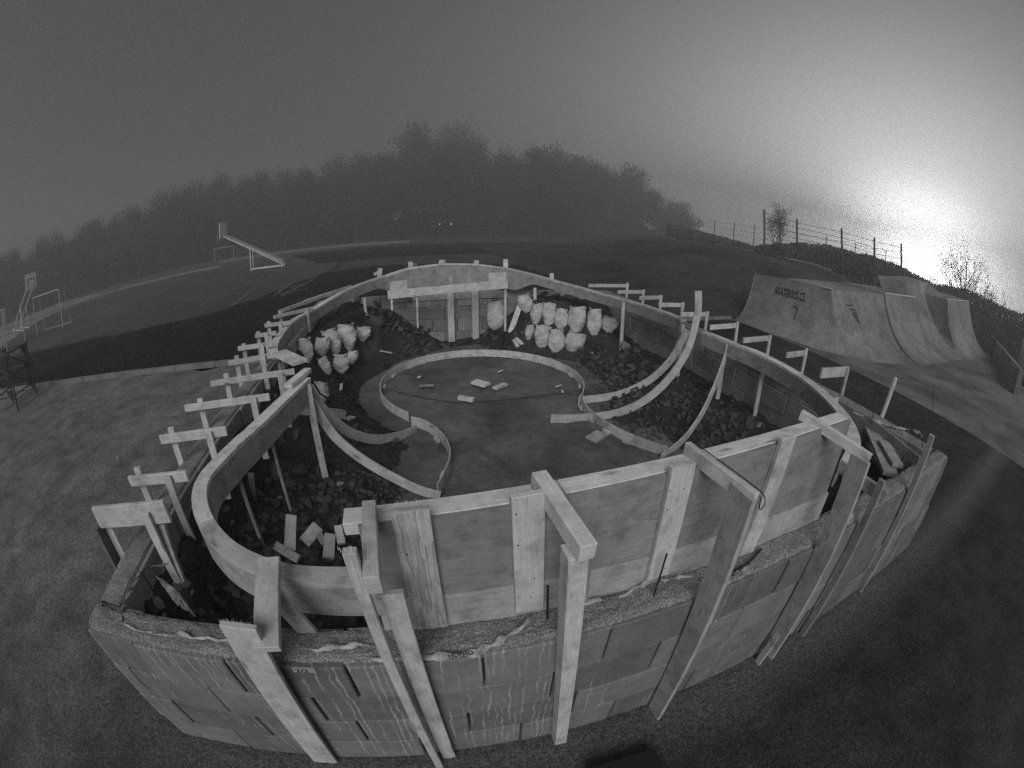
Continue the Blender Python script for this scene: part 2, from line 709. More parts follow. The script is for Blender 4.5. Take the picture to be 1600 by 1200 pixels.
def kerbrun(name, pts, w, h, mat, z0=0.0):
    mb = MB()
    n = len(pts)
    for i in range(n - 1):
        a, b = pts[i].copy(), pts[i + 1].copy()
        a.z = b.z = z0 + h / 2
        L = (b - a).length
        k = max(1, min(80, int(L / 1.0)))
        for j in range(k):
            p = a.lerp(b, j / k)
            q = a.lerp(b, (j + .985) / k)
            mb.board(p, q, w, h + random.uniform(-.006, .006), (b - a).cross(Vector((0, 0, 1))))
    return struct(mb.build(name, mat))


kerbrun('kerb', [W(-26, 7.22), W(-.2, 7.22)], .10, .11, M['kerb'])
kerbrun('kerb', [W(6.2, 8.6), W(11.3, 9.35)], .10, .09, M['kerb'])
farline = [(0, 498), (50, 480), (109, 464), (187, 445), (275, 423), (344, 409)]
kerbrun('far_kerb', [atdist(x, y, 48) * 1.0 for x, y in farline], .3, .2, M['kerbfar'])
kerbrun('far_kerb', [atdist(x, y, 58) for x, y in ((344, 406), (420, 394), (500, 382), (600, 374), (640, 371))], .4, .30, M['kerb'])
# worn play markings on the dark court
for a, b in (((440, 462), (490, 436)), ((428, 462), (458, 441)), ((363, 477), (400, 449)), ((445, 456), (480, 451)), ((448, 450), (478, 446)), ((436, 459), (460, 457)), ((455, 447), (474, 443)), ((306, 482), (345, 460)), ((404, 449), (425, 445)), ((830, 382), (870, 383))):
    mb = MB()
    p, q = at(*a, .02), at(*b, .02)
    mb.board(p, q, .10 if a[0] < 800 else .35, .004, (q - p).cross(Vector((0, 0, 1))))
    struct(mb.build('court_line', M['line']))
# sand strip on the far left, a lamp's light put into its colour
struct(sheet('sand_light_streak', G((-20, 515), (0, 504), (60, 484), (109, 469), (160, 458), (160, 463), (109, 479), (60, 502), (0, 545), (-20, 560)), .018, M['sandlit'], .3))

# ------------------------------------------------------------------ block walls (blocks are parts)
WU, WV = 6.0, 7.8
VO = .04


def blockmesh(name, L, T, H, seed, mat):
    rnd = random.Random(seed)
    bm = bmesh.new()
    bmesh.ops.create_cube(bm, size=1)
    L -= .004
    for v in bm.verts:
        v.co.x = v.co.x * L + rnd.uniform(-.001, .001)
        v.co.y *= T
        v.co.z = v.co.z * H + rnd.uniform(-.0015, .0015)
    bmesh.ops.bevel(bm, geom=list(bm.edges), offset=.006, segments=1, affect='EDGES')
    me = bpy.data.meshes.new(name)
    bm.to_mesh(me)
    bm.free()
    me.materials.append(mat)
    return me


wall_defs = [
    ('front', W(0, VO + .10), U, 12, 'low grey concrete block wall in front, braced by raking timber posts'),
    ('left', W(.10, VO + .22), V, 15, 'left side concrete block wall whose top edge carries the timber brackets'),
    ('back', W(0, WV - .10), U, 12, 'back concrete block wall of the pit behind the round ring, with scratched letters'),
    ('right', W(WU - .10, VO + .22), V, 15, 'right side concrete block wall of the pit beside the skate ramp slab'),
]
walls = {}
for wname, p0, d, n, lab in wall_defs:
    t = thing('block_wall', lab, 'wall', p0)
    ang = math.atan2(d.y, d.x)
    t.rotation_euler = (0, 0, ang)
    walls[wname] = t
    mat = M['block'] if wname in ('front',) else M['blockin']
    full = [blockmesh('block', .494, .2, .2455, i, mat) for i in range(4)]
    half = blockmesh('block', .244, .2, .2455, 9, mat)
    for c in range(4):
        x = 0.0
        off = [0, .25, .12, .33][c] if wname == 'front' else [0, .25][c % 2]
        segs = []
        if off:
            segs.append((0, off))
        xx = off
        tot = n * .5 - (.0 if wname in ('front', 'back') else .24)
        while xx < tot - .01:
            e = min(xx + .5, tot)
            segs.append((xx, e))
            xx = e
        for (a, b) in segs:
            L = b - a
            if L < .06:
                continue
            if abs(L - .5) < .01:
                me = random.choice(full)
                o = bpy.data.objects.new('block', me)
            else:
                o = bpy.data.objects.new('block', half)
                o.scale = ((L - .006) / .244, 1, 1)
            COL.objects.link(o)
            o.parent = t
            o.location = ((a + b) / 2, random.uniform(-.007, .007), .125 + c * .25)
            o.rotation_euler = (0, 0, random.uniform(-.004, .004))

# concrete fill on top of the front wall
def fillstrip(name, u0, u1, v0, v1, zb, amp, parent, along='u', seed=0):
    mb = MB()
    nu = int((u1 - u0) / .018) if along == 'u' else 7
    nv = 9 if along == 'u' else int((v1 - v0) / .03)
    for j in range(nv + 1):
        for i in range(nu + 1):
            u = u0 + (u1 - u0) * i / nu
            v = v0 + (v1 - v0) * j / nv
            e = min(j, nv - j) / nv if along == 'u' else min(i, nu - i) / nu
            q = Vector((u * 7, v * 7, seed))
            z = zb + amp * (.5 * noise.noise(q) + .35 * noise.noise(q * 5) + .2 * noise.noise(q * 14)) + .012 * sm(e * 5)
            w = v + (noise.noise(q * 3) * .012 if along == 'u' else 0)
            if e == 0:
                z = zb - .03
            mb.v.append(W(u, w, z))
    for j in range(nv):
        for i in range(nu):
            a = j * (nu + 1) + i
            mb.quad((a, a + 1, a + nu + 2, a + nu + 1))
    o = mb.build(name, M['fill'], parent_none(parent))
    return o


def parent_none(p):
    return None


def attach(o, parent):
    """make o (world placed) a part of parent"""
    o.parent = parent
    bpy.context.view_layer.update()
    o.matrix_parent_inverse = (Matrix.Translation(parent.location) @ parent.rotation_euler.to_matrix().to_4x4()).inverted()
    return o


attach(fillstrip('concrete_fill', .02, 5.98, VO + .012, VO + .185, 1.008, .016, None), walls['front'])
attach(fillstrip('concrete_fill', .01, .19, .24, 7.6, 1.005, .014, None, 'v', 3), walls['left'])
attach(fillstrip('concrete_fill', 5.81, 5.99, .24, 7.6, 1.005, .014, None, 'v', 5), walls['right'])

# loose gravel grains on the fill and at its foot
mb = MB()
for i in range(2600):
    u = random.uniform(.05, 5.9)
    if random.random() < .6:
        v, z = random.uniform(VO + .02, .2), 1.02
        r = random.uniform(.002, .006)
    else:
        v, z = VO - abs(random.gauss(0, .25)) - .01, .003
        r = random.uniform(.002, .007)
    c = W(u, v, z)
    b = len(mb.v)
    for d in ((1, 0, 0), (-.6, .8, 0), (-.5, -.8, .1), (0, 0, 1)):
        mb.v.append(c + Vector(d) * r * random.uniform(.7, 1.3))
    for f in ((0, 1, 3), (1, 2, 3), (2, 0, 3)):
        mb.quad(f)
stuff(tag(mb.build('gravel', M['rockpale'], origin=W(3, 0, 0)), 'loose pale gravel grains along the front block wall', 'gravel'))

# ------------------------------------------------------------------ soil inside the pit
CU, CV = 2.77, 5.08
fang = [(-180, .70), (-150, .55), (-90, .1), (-60, .12), (-40, .34), (-20, .38), (0, .34), (15, .28), (28, .42), (38, .85), (58, .9), (72, .42), (82, .10), (98, .05), (106, .28), (118, .72), (132, .95), (150, .86), (165, .8), (180, .70)]


def T(u, v):
    r = math.hypot(u - CU, v - CV)
    a = math.degrees(math.atan2(v - CV, u - CU))
    hb = interp(fang, a) * sm((r - 1.55) / 1.15)
    # front part
    hl = .20 * sm((1.8 - u) / .8) + .22 * sm((.95 - u) / .6) + .10 * math.exp(-((u - .7) ** 2 + (v - .6) ** 2) / .2)
    hr = .36 * sm((u - 4.65) / 1.0)
    hf = hl + hr
    k = sm((v - 2.9) / 1.3)
    h = hb * k + hf * (1 - k)
    # outside the bowl outline: corners and side strips are filled higher
    if v < 1.0 and u < 1.35:
        d = math.hypot(u - 1.15, v - 1.05)
        if u < 1.15 or v < .3:
            h = max(h, .80 * sm((d - .80) / .10) - .30 * math.exp(-((u - .42) ** 2 + (v - .36) ** 2) / .03))
    if v < 1.6 and u > 4.2:
        d = math.hypot(u - 4.4, v - 1.5)
        h = max(h, .72 * sm((d - 1.15) / .15))
    if u < .42:
        h = max(h, .82 * sm((.42 - u) / .16))
    if u > 5.62:
        h = max(h, .30)
    q = Vector((u, v, 0))
    amp = .25 + min(1, h * 2.5)
    h += amp * (.05 * noise.noise(q * 2.3) + .04 * noise.noise(q * 6.0) + .025 * noise.noise(q * 14) + .014 * noise.noise(q * 33))
    return h


def soil_grid(name, u0, u1, v0, v1, step, mat, fn):
    mb = MB()
    nu, nv = int((u1 - u0) / step), int((v1 - v0) / step)
    for j in range(nv + 1):
        for i in range(nu + 1):
            u = u0 + (u1 - u0) * i / nu
            v = v0 + (v1 - v0) * j / nv
            mb.v.append(W(u, v, fn(u, v)))
    for j in range(nv):
        for i in range(nu):
            a = j * (nu + 1) + i
            mb.quad((a, a + 1, a + nu + 2, a + nu + 1))
    mb.smooth = True
    return mb.build(name, mat, origin=W((u0 + u1) / 2, (v0 + v1) / 2, 0))


struct(soil_grid('soil', .17, 5.84, .20, 7.62, .026, M['soil'], T))
# trampled floor, laid as a thin uneven crust where the earth is low
def Tf(u, v):
    t = T(u, v)
    e = .035 + .03 * noise.noise(Vector((u * 1.3, v * 1.3, 4)))
    if math.hypot(u - CU, v - CV) < 1.4:
        return max(t * .3, 0) + .05
    return .5 * t + .5 * e + .014 if t < .12 else t - .03


struct(soil_grid('bowl_floor', .9, 4.6, .30, 7.2, .05, M['floor'], Tf))


def hit(px, py):
    """where the ray through a pixel meets the soil"""
    d = ray(px, py)
    o = Vector((0, 0, CAM_H))
    t = .6
    while t < 14:
        p = o + d * t
        u, v = UV(p)
        if .2 < u < 5.8 and .24 < v < 7.6:
            if p.z <= T(u, v):
                return p
        if v >= 7.58 or p.z < 0:
            return p
        t += .02
    return o + d * t


def rockmesh(seed, mat, sub=2):
    bm = bmesh.new()
    bmesh.ops.create_icosphere(bm, subdivisions=sub, radius=1)
    rnd = random.Random(seed)
    offv = Vector((rnd.uniform(0, 99), rnd.uniform(0, 99), 0))
    planes = [(Vector((rnd.gauss(0, 1), rnd.gauss(0, 1), rnd.gauss(0, 1))).normalized(), rnd.uniform(.38, .72)) for _ in range(14)]
    for v in bm.verts:
        for n_, d_ in planes:
            k = v.co.dot(n_)
            if k > d_:
                v.co -= n_ * (k - d_)
        v.co *= 1 + .12 * noise.noise(v.co * 2 + offv)
    me = bpy.data.meshes.new('stone')
    bm.to_mesh(me)
    bm.free()
    me.materials.append(mat)
    return me


rocks = [rockmesh(i, M['rock']) for i in range(7)]
rockp = [rockmesh(20 + i, M['rockpale']) for i in range(4)]
# uncountable small rubble: one object
mb = MB()
small = [rockmesh(50 + i, M['rock'], 1) for i in range(5)]


def scatter(n, gen, rmin, rmax):
    for _ in range(n):
        u, v = gen()
        if not (.26 < u < 5.74 and .28 < v < 7.5):
            continue
        r = random.uniform(rmin, rmax) * random.choice((1, 1, .6))
        me = random.choice(small)
        mt = Matrix.Rotation(random.uniform(0, 6.3), 3, Vector((random.random(), random.random(), random.random() + .1)).normalized())
        c = W(u, v, T(u, v) + r * .25)
        b = len(mb.v)
        sc = Vector((random.uniform(.7, 1.4), random.uniform(.6, 1.1), random.uniform(.5, .9)))
        for vv in me.vertices:
            q = mt @ Vector((vv.co.x * sc.x, vv.co.y * sc.y, vv.co.z * sc.z))
            mb.v.append(c + q * r)
        for f in me.polygons:
            mb.quad(tuple(b + i for i in f.vertices))


def gauss2(u, v, su, sv):
    return lambda: (random.gauss(u, su), random.gauss(v, sv))


scatter(700, gauss2(.95, 1.6, .45, .8), .02, .085)
scatter(350, gauss2(1.6, 2.3, .35, .6), .01, .035)
scatter(700, gauss2(4.9, 2.6, .45, .9), .015, .08)
scatter(420, gauss2(4.7, 4.6, .4, .9), .02, .085)
scatter(250, gauss2(2.0, 7.0, .7, .25), .02, .09)
scatter(250, gauss2(4.0, 7.0, .7, .3), .012, .05)
scatter(350, gauss2(.9, 4.9, .35, 1.0), .01, .035)
scatter(160, gauss2(.45, .5, .2, .25), .012, .05)
scatter(160, gauss2(5.2, .6, .3, .3), .012, .05)
stuff(tag(mb.build('rubble', M['rock'], origin=W(3, 3, 0)), 'dark crumbled rubble spread over the soil in the pit', 'rubble'))

nrock = 0


def rock(px, py, wpx, pale=False, lab=None, sq=.75):
    global nrock
    p = hit(px, py)
    d = (p - Vector((0, 0, CAM_H))).length
    r = wpx / 690 * d / 2 * 1.2
    me = random.choice(rockp if pale else rocks)
    o = bpy.data.objects.new('stone', me)
    COL.objects.link(o)
    o.location = p + Vector((0, 0, r * .25))
    o.scale = (r * 1.1, r * random.uniform(.8, 1.1), r * sq * random.uniform(.8, 1.2))
    o.rotation_euler = (random.uniform(-.5, .5), random.uniform(-.5, .5), random.uniform(0, 6.3))
    o['category'] = 'stone'
    u, v = UV(p)
    where = ('in the soil of the near left corner' if u < 1 and v < .75 else 'in the near right corner pit' if u > 3.9 and v < 1 else 'in the near left pocket' if u < 2.2 and v < 3.2 else
             'below the right rim' if u > 3.6 and v < 4.3 else 'at the foot of the right wall' if u > 3.3 and v < 6.4 else 'on the soil behind the left sacks' if u < 2.2 else 'along the back wall')
    size = 'large' if wpx >= 26 else 'middle sized' if wpx >= 19 else 'small' if wpx >= 14 else 'tiny'
    half = 'nearer' if (py > 800 or 560 < py < 600) else 'further'
    o['label'] = lab or '%s %s stone %s, %s part' % (size, 'pale' if pale else 'dark grey', where, half)
    o['group'] = 'broken stones in the pit'
    nrock += 1


for x, y, w in ((345, 745, 20), (362, 765, 26), (385, 790, 24), (405, 775, 20), (430, 740, 30), (455, 760, 26), (470, 735, 22), (500, 745, 24), (380, 720, 22), (410, 700, 26), (440, 690, 20), (520, 760, 18), (350, 800, 22), (372, 830, 26), (395, 850, 28), (430, 815, 22), (350, 850, 24), (480, 790, 26), (505, 800, 22), (525, 815, 20), (545, 800, 22), (555, 840, 24), (460, 800, 20), (420, 870, 26), (490, 880, 28), (530, 890, 26), (395, 880, 22),
                (1150, 590, 16), (1175, 600, 18), (1160, 625, 20), (1190, 640, 22), (1145, 650, 16), (1170, 665, 20), (1215, 660, 18), (1130, 670, 16), (1105, 640, 14), (1110, 600, 12), (1185, 615, 16), (1205, 625, 20), (1095, 680, 14), (1160, 685, 16),
                (940, 570, 16), (960, 580, 14), (920, 590, 12), (985, 575, 16), (1000, 590, 14), (950, 600, 12), (905, 575, 12), (1005, 570, 14), (930, 560, 12), (885, 560, 10), (970, 560, 14),
                (560, 470, 14), (590, 478, 16), (640, 470, 14), (585, 500, 16), (655, 510, 12), (670, 518, 10), (760, 522, 12), (775, 530, 12), (870, 465, 14), (890, 468, 16), (850, 460, 14), (905, 462, 12),
                (250, 945, 26), (280, 920, 22), (215, 960, 24), (300, 960, 24), (340, 940, 30), (1405, 690, 14), (1420, 725, 14), (1330, 760, 12)):
    rock(x, y, w)
for x, y, w in ((437, 780, 12), (533, 757, 12), (361, 818, 14), (1172, 610, 10), (1188, 668, 12), (735, 545, 8), (575, 495, 10), (708, 545, 6), (925, 553, 6), (430, 620, 8)):
    rock(x, y, w, True)
rock(1215, 655, 46, True, 'large pale boulder beside the near right end of the curved rim', .8)
rock(978, 545, 18, True, 'upright pale stone against the soil at the foot of the right wall', 1.3)
rock(994, 550, 16, False, 'rounded dark stone next to the upright pale stone', 1.2)
rock(257, 968, 20, True, 'pale rounded stone in the soil of the near left corner', .9)
rock(247, 940, 14, True, 'smaller pale stone above the rounded one in the near left corner', .9)
rock(592, 508, 26, False, 'big flat slab of stone on the soil behind the left sacks', 1.2)
rock(1189, 690, 16, True, 'round pale stone just behind the front beam on the right', .9)

# ------------------------------------------------------------------ bowl rim formwork
Z0 = 1.16
ringR = 2.68
RC = (2.80, 4.95)
ext = [(-30, 1.16), (20, 1.16), (32, 1.19), (41, 1.24), (49, 1.29), (60, 1.40), (71, 1.50), (84, 1.565), (97, 1.59), (111, 1.55), (122, 1.45), (135, 1.36), (148, 1.25), (155, 1.19), (164, 1.16), (230, 1.16)]


def offset(pts, d):
    out = []
    for i, p in enumerate(pts):
        a = pts[max(i - 1, 0)]
        b = pts[min(i + 1, len(pts) - 1)]
        tx, ty = b[0] - a[0], b[1] - a[1]
        L = math.hypot(tx, ty)
        out.append((p[0] - ty / L * d, p[1] + tx / L * d))
    return out


def densify(pts, step=.07):
    """Catmull-Rom resample of (u,v) points"""
    out = []
    P = [pts[0]] + list(pts) + [pts[-1]]
    for i in range(1, len(P) - 2):
        p0, p1, p2, p3 = P[i - 1:i + 3]
        L = math.hypot(p2[0] - p1[0], p2[1] - p1[1])
        n = max(1, int(L / step))
        for k in range(n):
            t = k / n
            out.append(tuple(.5 * ((2 * p1[c]) + (-p0[c] + p2[c]) * t + (2 * p0[c] - 5 * p1[c] + 4 * p2[c] - p3[c]) * t * t + (-p0[c] + 3 * p1[c] - 3 * p2[c] + p3[c]) * t ** 3) for c in (0, 1)))
    out.append(tuple(pts[-1]))
    return out


def rim(label, inner, zf, outsign, bandh=.185, outer_band=False, botf=None, wid=.095):
    """inner: (u,v) polyline of the inner edge; planks butt along it, a bent band hangs below"""
    root = thing('rim_formwork', label, 'formwork', W(*inner[len(inner) // 2], 0))
    outer = offset(inner, outsign * wid)
    n = len(inner)
    # plank pieces
    seg = 13
    i = 0
    kk = 0
    while i < n - 1:
        j = min(n - 1, i + seg)
        if n - 1 - j < 4:
            j = n - 1
        dz = .0 if kk % 2 == 0 else .003
        ex = random.uniform(-.012, .018)
        mb = MB()
        secs = []
        for k in range(i, j + 1):
            z = zf(k) + dz
            pi, po = inner[k], outer[k]
            e = ex * math.sin((k - i) / max(1, j - i) * 3.0)
            po = (po[0] + (po[0] - pi[0]) * e * 6, po[1] + (po[1] - pi[1]) * e * 6)
            secs.append([W(*pi, z), W(*po, z), W(*po, z - .028), W(*pi, z - .028)])
        # tiny gap between planks
        secs[0] = [secs[0][m].lerp(secs[1][m], .04) for m in range(4)]
        mb.sweep(secs)
        mb.build('rim_plank', M['woodlight' if kk % 3 else 'wood'], root)
        i = j
        kk += 1
    mb = MB()
    secs = []
    i1 = offset(inner, outsign * .014)
    for k in range(n):
        zt = zf(k) - .0285
        zb = (botf(k) if botf else zf(k) - bandh)
        secs.append([W(*inner[k], zt), W(*i1[k], zt), W(*i1[k], zb), W(*inner[k], zb)])
    for a in range(0, n - 1, 26):
        mb = MB()
        mb.sweep(secs[a:min(n, a + 27)])
        mb.build('bent_plywood_band', M['ply'], root)
    if outer_band:
        mb = MB()
        o0, o1 = offset(inner, outsign * (wid - .016)), offset(inner, outsign * (wid - .002))
        mb.sweep([[W(*o0[k], zf(k) - .0285), W(*o1[k], zf(k) - .0285), W(*o1[k], zf(k) - bandh), W(*o0[k], zf(k) - bandh)] for k in range(n)])
        mb.build('outer_plywood_band', M['ply'], root)
    return root


leftlobe = densify([(1.47, .325), (1.26, .335), (1.04, .375), (.79, .50), (.58, .70), (.45, .92), (.40, 1.15), (.455, 1.45), (.57, 1.9), (.67, 2.35), (.755, 2.72)], .07)
rim('curved timber rim of the small near left bowl pocket', leftlobe, lambda k: Z0, -1, .20, True)
big = []
A0, A1 = 212.0, -14.0
NB = 130
for i in range(NB + 1):
    a = A0 + (A1 - A0) * i / NB
    rr = ringR + (.16 * sm((a - 185) / 27)) + .10 * sm((5 - a) / 19)
    big.append((RC[0] + rr * math.cos(R(a)), RC[1] + rr * math.sin(R(a))))
angs = [A0 + (A1 - A0) * i / NB for i in range(NB + 1)]
rim('long curved timber rim round the far bowl, rising to a crest', big, lambda k: interp(ext, angs[k]), 1, .185, False,
    lambda k: min(interp(ext, angs[k]) - .185, 9) if not 58 < angs[k] < 126 else interp(ext, angs[k]) - .185 - .22 * sm((34 - abs(angs[k] - 92)) / 10))
rl = [UV(at(x, y, Z0)) for x, y in ((1097, 518), (1140, 535), (1180, 551), (1230, 577), (1270, 605), (1305, 641), (1322, 675), (1322, 700), (1312, 722))]
rim('curved timber rim of the right bowl pocket ending beside the front beam', densify(rl, .06), lambda k: Z0, 1, .185, False, None, .12)
# short start of the rim left of the corner
mb = MB()
mb.board(W(.38, 3.38, 1.215), W(.70, 2.98, 1.215), .16, .03, Vector((1, 1, 0)))
tag(mb.build('board', M['wood']), 'short wide board bridging the rim next to the left corner', 'board')

# ------------------------------------------------------------------ front plywood wall
VP = .20
fw = thing('plywood_wall', 'straight plywood wall with a pine top beam standing on the front block wall', 'formwork', W(2.6, VP, 1.0))
us = [1.49, 2.03, 2.58, 3.71]
def ztop(u):
    return 1.535 + .045 * (u - 1.45)


for a, b in zip(us, us[1:]):
    mb = MB()
    mb.sweep([[W(x, VP, ztop(x) - .002), W(x, VP + .018, ztop(x) - .002), W(x, VP + .018, 1.197), W(x, VP, 1.197)] for x in (a + .001, b - .001)])
    mb.build('plywood_panel', M['ply'], fw)
mb = MB()
mb.frame(W((1.49 + 3.74) / 2, VP + .01, 1.103), U, V, Vector((0, 0, 1)), (3.74 - 1.49) / 2, .011, .092)
mb.build('plywood_strip', M['plylight'], fw)
# beam made of two timbers
for a, b in ((1.44, 2.14), (2.143, 3.71)):
    mb = MB()
    mb.board(W(a, VP + .0615, ztop(a) - .024), W(b, VP + .0615, ztop(b) - .024), .084, .048, V)
    mb.build('top_beam', M['woodlight'], fw, bevel=.003)
mb = MB()
mb.frame(W(3.69, VP + .045, 1.42), Vector((0, 0, 1)), V, U, .16, .040, .016)
mb.build('end_plate', M['wood'], fw)
# vertical boards nailed on the face
for (u0, u1, wd, zb, nm, mm) in ((1.655, 1.67, .115, 1.035, 'strongly grained', 'woodgrain'), (2.005, 2.035, .105, 1.06, 'smooth', 'woodlight'), (2.56, 2.58, .105, 1.07, 'plain', 'wood'), (3.13, 3.11, .10, 1.02, 'plain', 'wood')):
    mb = MB()
    mb.board(W(u1, VP - .014, zb), W(u0, VP - .014, 1.600 + .03 * (u0 - 1.65)), wd, .024, U)
    o = mb.build('vertical_board', M[mm], fw, bevel=.002)
    # nail heads
    nb = MB()
    for z in (zb + .08, zb + .17, zb + .38, zb + .48):
        for s in (-.03, .028):
            if random.random() < .45:
                c = W(u0 + s + random.uniform(-.012, .012), VP - .0265, z + random.uniform(-.03, .03))
                nb.tube([c, c - V * .001], .003, 6)
    nb.build('nail', M['steel'], o)
# splinters on the beam and boards
def splinters(p, n, spread, parent, up=.012):
    mb = MB()
    for _ in range(n):
        q = p + U * random.uniform(-spread, spread) + V * random.uniform(-.008, .008)
        d = Vector((random.uniform(-.4, .4), random.uniform(-.4, .4), 1)).normalized() * random.uniform(.3, 1) * up
        b = len(mb.v)
        mb.v += [q - U * .0008, q + U * .0008, q + d]
        mb.quad((b, b + 1, b + 2))
    return stuff(mb.build('splinter', M['woodlight'], parent))


splinters(W(1.66, VP - .0, 1.612), 30, .05, fw)
splinters(W(1.78, VP + .02, 1.549), 14, .03, fw, .018)
splinters(W(2.0, VP - .0, 1.612), 14, .05, fw)

# ------------------------------------------------------------------ front braces: post + arm (+ stake)
Zv = Vector((0, 0, 1))


def brace(label, parts, loc):
    t = thing('timber_brace', label, 'brace', loc, 'timber braces along the front wall')
    for nm, p0, p1, w, th, side, mat in parts:
        mb = MB()
        mb.board(p0, p1, w, th, side)
        mb.build(nm, M[mat], t, bevel=.0025)
    return t


t = brace('leftmost front brace, wide board leaning over the block wall with a frayed sawn top', [
    ('post', W(.945, .005, .0), W(1.045, -.012, 1.31), .135, .026, U, 'wood'),
    ('arm', W(1.125, -.045, 1.225), W(1.075, .37, 1.255), .095, .03, U, 'woodlight'),
    ('stake', W(1.19, .20, 1.0), W(1.10, .235, 1.215), .075, .024, U, 'wood')], W(.95, 0, 0))
splinters(W(1.035, -.005, 1.31), 60, .06, t, .016)
t = brace('second front brace from the left, a narrow splintered post and a shorter board beside it', [
    ('post', W(1.555, -.045, .0), W(1.50, -.045, 1.66), .036, .028, U, 'wood'),
    ('side_board', W(1.615, .01, .0), W(1.575, .01, 1.44), .066, .024, U, 'wood'),
    ('arm', W(1.545, -.09, 1.575), W(1.535, .23, 1.58), .042, .065, U, 'woodlight')], W(1.55, 0, 0))
splinters(W(1.49, -.045, 1.66), 22, .02, t, .02)
brace('middle front brace, a thick square post carrying a heavy pine block over the beam', [
    ('post', W(2.20, -.005, .0), W(2.09, -.008, 1.53), .062, .072, U, 'wood'),
    ('arm', W(2.105, -.062, 1.562), W(2.07, .285, 1.592), .052, .062, U, 'woodlight'),
    ('spacer', W(2.165, .03, 1.24), W(2.145, .03, 1.50), .03, .03, U, 'wooddull')], W(2.15, 0, 0))
brace('fourth front brace, a broad smooth plank set edge-on with black wire hanging from its arm', [
    ('post', W(2.765, -.03, .0), W(2.675, -.03, 1.62), .12, .022, V, 'wood'),
    ('arm', W(2.70, -.07, 1.60), W(2.655, .30, 1.61), .06, .028, Zv, 'wood')], W(2.72, 0, 0))
brace('fifth front brace, a long plank edge-on whose arm crosses the right end of the beam', [
    ('post', W(3.60, -.03, .10), W(3.50, -.03, 1.58), .12, .022, V, 'wood'),
    ('foot_board', W(3.57, -.02, 0), W(3.585, -.02, .35), .05, .022, V, 'wood'),
    ('arm', W(3.53, -.07, 1.585), W(3.40, .34, 1.645), .05, .032, Zv, 'wood')], W(3.55, 0, 0))
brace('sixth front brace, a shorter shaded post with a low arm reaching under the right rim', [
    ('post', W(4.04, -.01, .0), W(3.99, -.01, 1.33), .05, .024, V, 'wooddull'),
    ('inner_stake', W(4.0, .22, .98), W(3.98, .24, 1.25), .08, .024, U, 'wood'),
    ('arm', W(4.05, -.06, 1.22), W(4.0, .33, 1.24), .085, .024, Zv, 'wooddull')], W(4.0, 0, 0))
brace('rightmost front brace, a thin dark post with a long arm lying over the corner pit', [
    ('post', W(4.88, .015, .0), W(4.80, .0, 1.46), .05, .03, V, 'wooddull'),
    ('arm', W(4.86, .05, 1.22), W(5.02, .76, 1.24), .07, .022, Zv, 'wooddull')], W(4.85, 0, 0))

# ------------------------------------------------------------------ side brackets
def bracket(label, group, o_end, i_end, z, w, th, stake, inner=True, mat='wood', wide=False):
    t = thing('timber_bracket', label, 'bracket', W(*o_end, 0), group)
    mb = MB()
    a, b = W(*o_end, z + random.uniform(-.012, .012)), W(*i_end, z)
    d = (b - a).normalized()
    mb.board(a, b, w, th, Zv)
    mb.build('arm', M[mat], t, bevel=.003)
    s = W(*stake, 0)
    side = d.cross(Zv)
    nrm = side.normalized() * (th / 2 + .013)
    if s.x > 2 and False:
        nrm = -nrm
    mb = MB()
    top = Vector((s.x, s.y, z + .045 + random.uniform(0, .02)))
    lean = Vector((random.uniform(-.02, .02), random.uniform(-.02, .02), 0))
    mb.board(Vector((s.x, s.y, 0)) + lean - nrm, top - nrm, .05, .022, d)
    mb.build('stake', M['wood' if mat != 'wooddull' else 'wooddull'], t, bevel=.002)
    if inner:
        q = b - d * .13
        mb = MB()
        mb.board(Vector((q.x, q.y, .72)) + nrm, Vector((q.x, q.y, z + .02)) + nrm, .05, .022, d)
        mb.build('inner_stake', M['wood'], t, bevel=.002)
    return t


LB = [((-.06, .60), (.42, .70), 'broad board bracket nearest the near left corner', .125),
      ((-.06, 1.02), (.38, 1.07), 'bracket with a tall slanting stake, second from the near left corner', .075),
      ((-.08, 1.54), (.45, 1.62), 'third bracket on the left wall, stake with a nail and thin dark wire', .075),
      ((-.12, 2.07), (.62, 2.17), 'fourth left bracket, long bowed arm reaching over the rim', .065),
      ((-.10, 2.61), (.70, 2.73), 'fifth left bracket whose arm ends at the rim corner', .06),
      ((-.14, 3.19), (.36, 3.30), 'sixth left bracket beside the rim start', .06),
      ((-.20, 3.66), (.20, 3.76), 'seventh left bracket beside the curved rim', .06),
      ((-.17, 4.22), (.10, 4.28), 'eighth left bracket, short and pale', .06),
      ((-.20, 4.74), (.14, 4.82), 'ninth left bracket where the rim bends back', .06),
      ((-.23, 5.30), (.30, 5.75), 'tenth left bracket, arm running obliquely to the rim', .06)]
for i, (a, b, lab, w) in enumerate(LB):
    k = .22 if i else .12
    st = (a[0] + (b[0] - a[0]) * k - .02, a[1] + (b[1] - a[1]) * k)
    bracket(lab, 'timber brackets along the left wall', a, b, 1.215 if i else 1.24, w * (.85 if i else 1), .026, st, i != 1 or True, 'woodlight' if i in (0, 2) else 'wood')
mb = MB()
mb.board(W(-.20, 5.5, 1.25), W(.42, 6.75, 1.27), .05, .03, Zv)
tag(mb.build('batten', M['wood']), 'long batten lying along the outside of the left rear rim', 'batten')
mb = MB()
mb.board(W(.05, 6.2, 1.24), W(.75, 7.15, 1.30), .07, .03, Zv)
tag(mb.build('batten', M['woodlight']), 'second batten outside the rim before the back corner', 'batten')
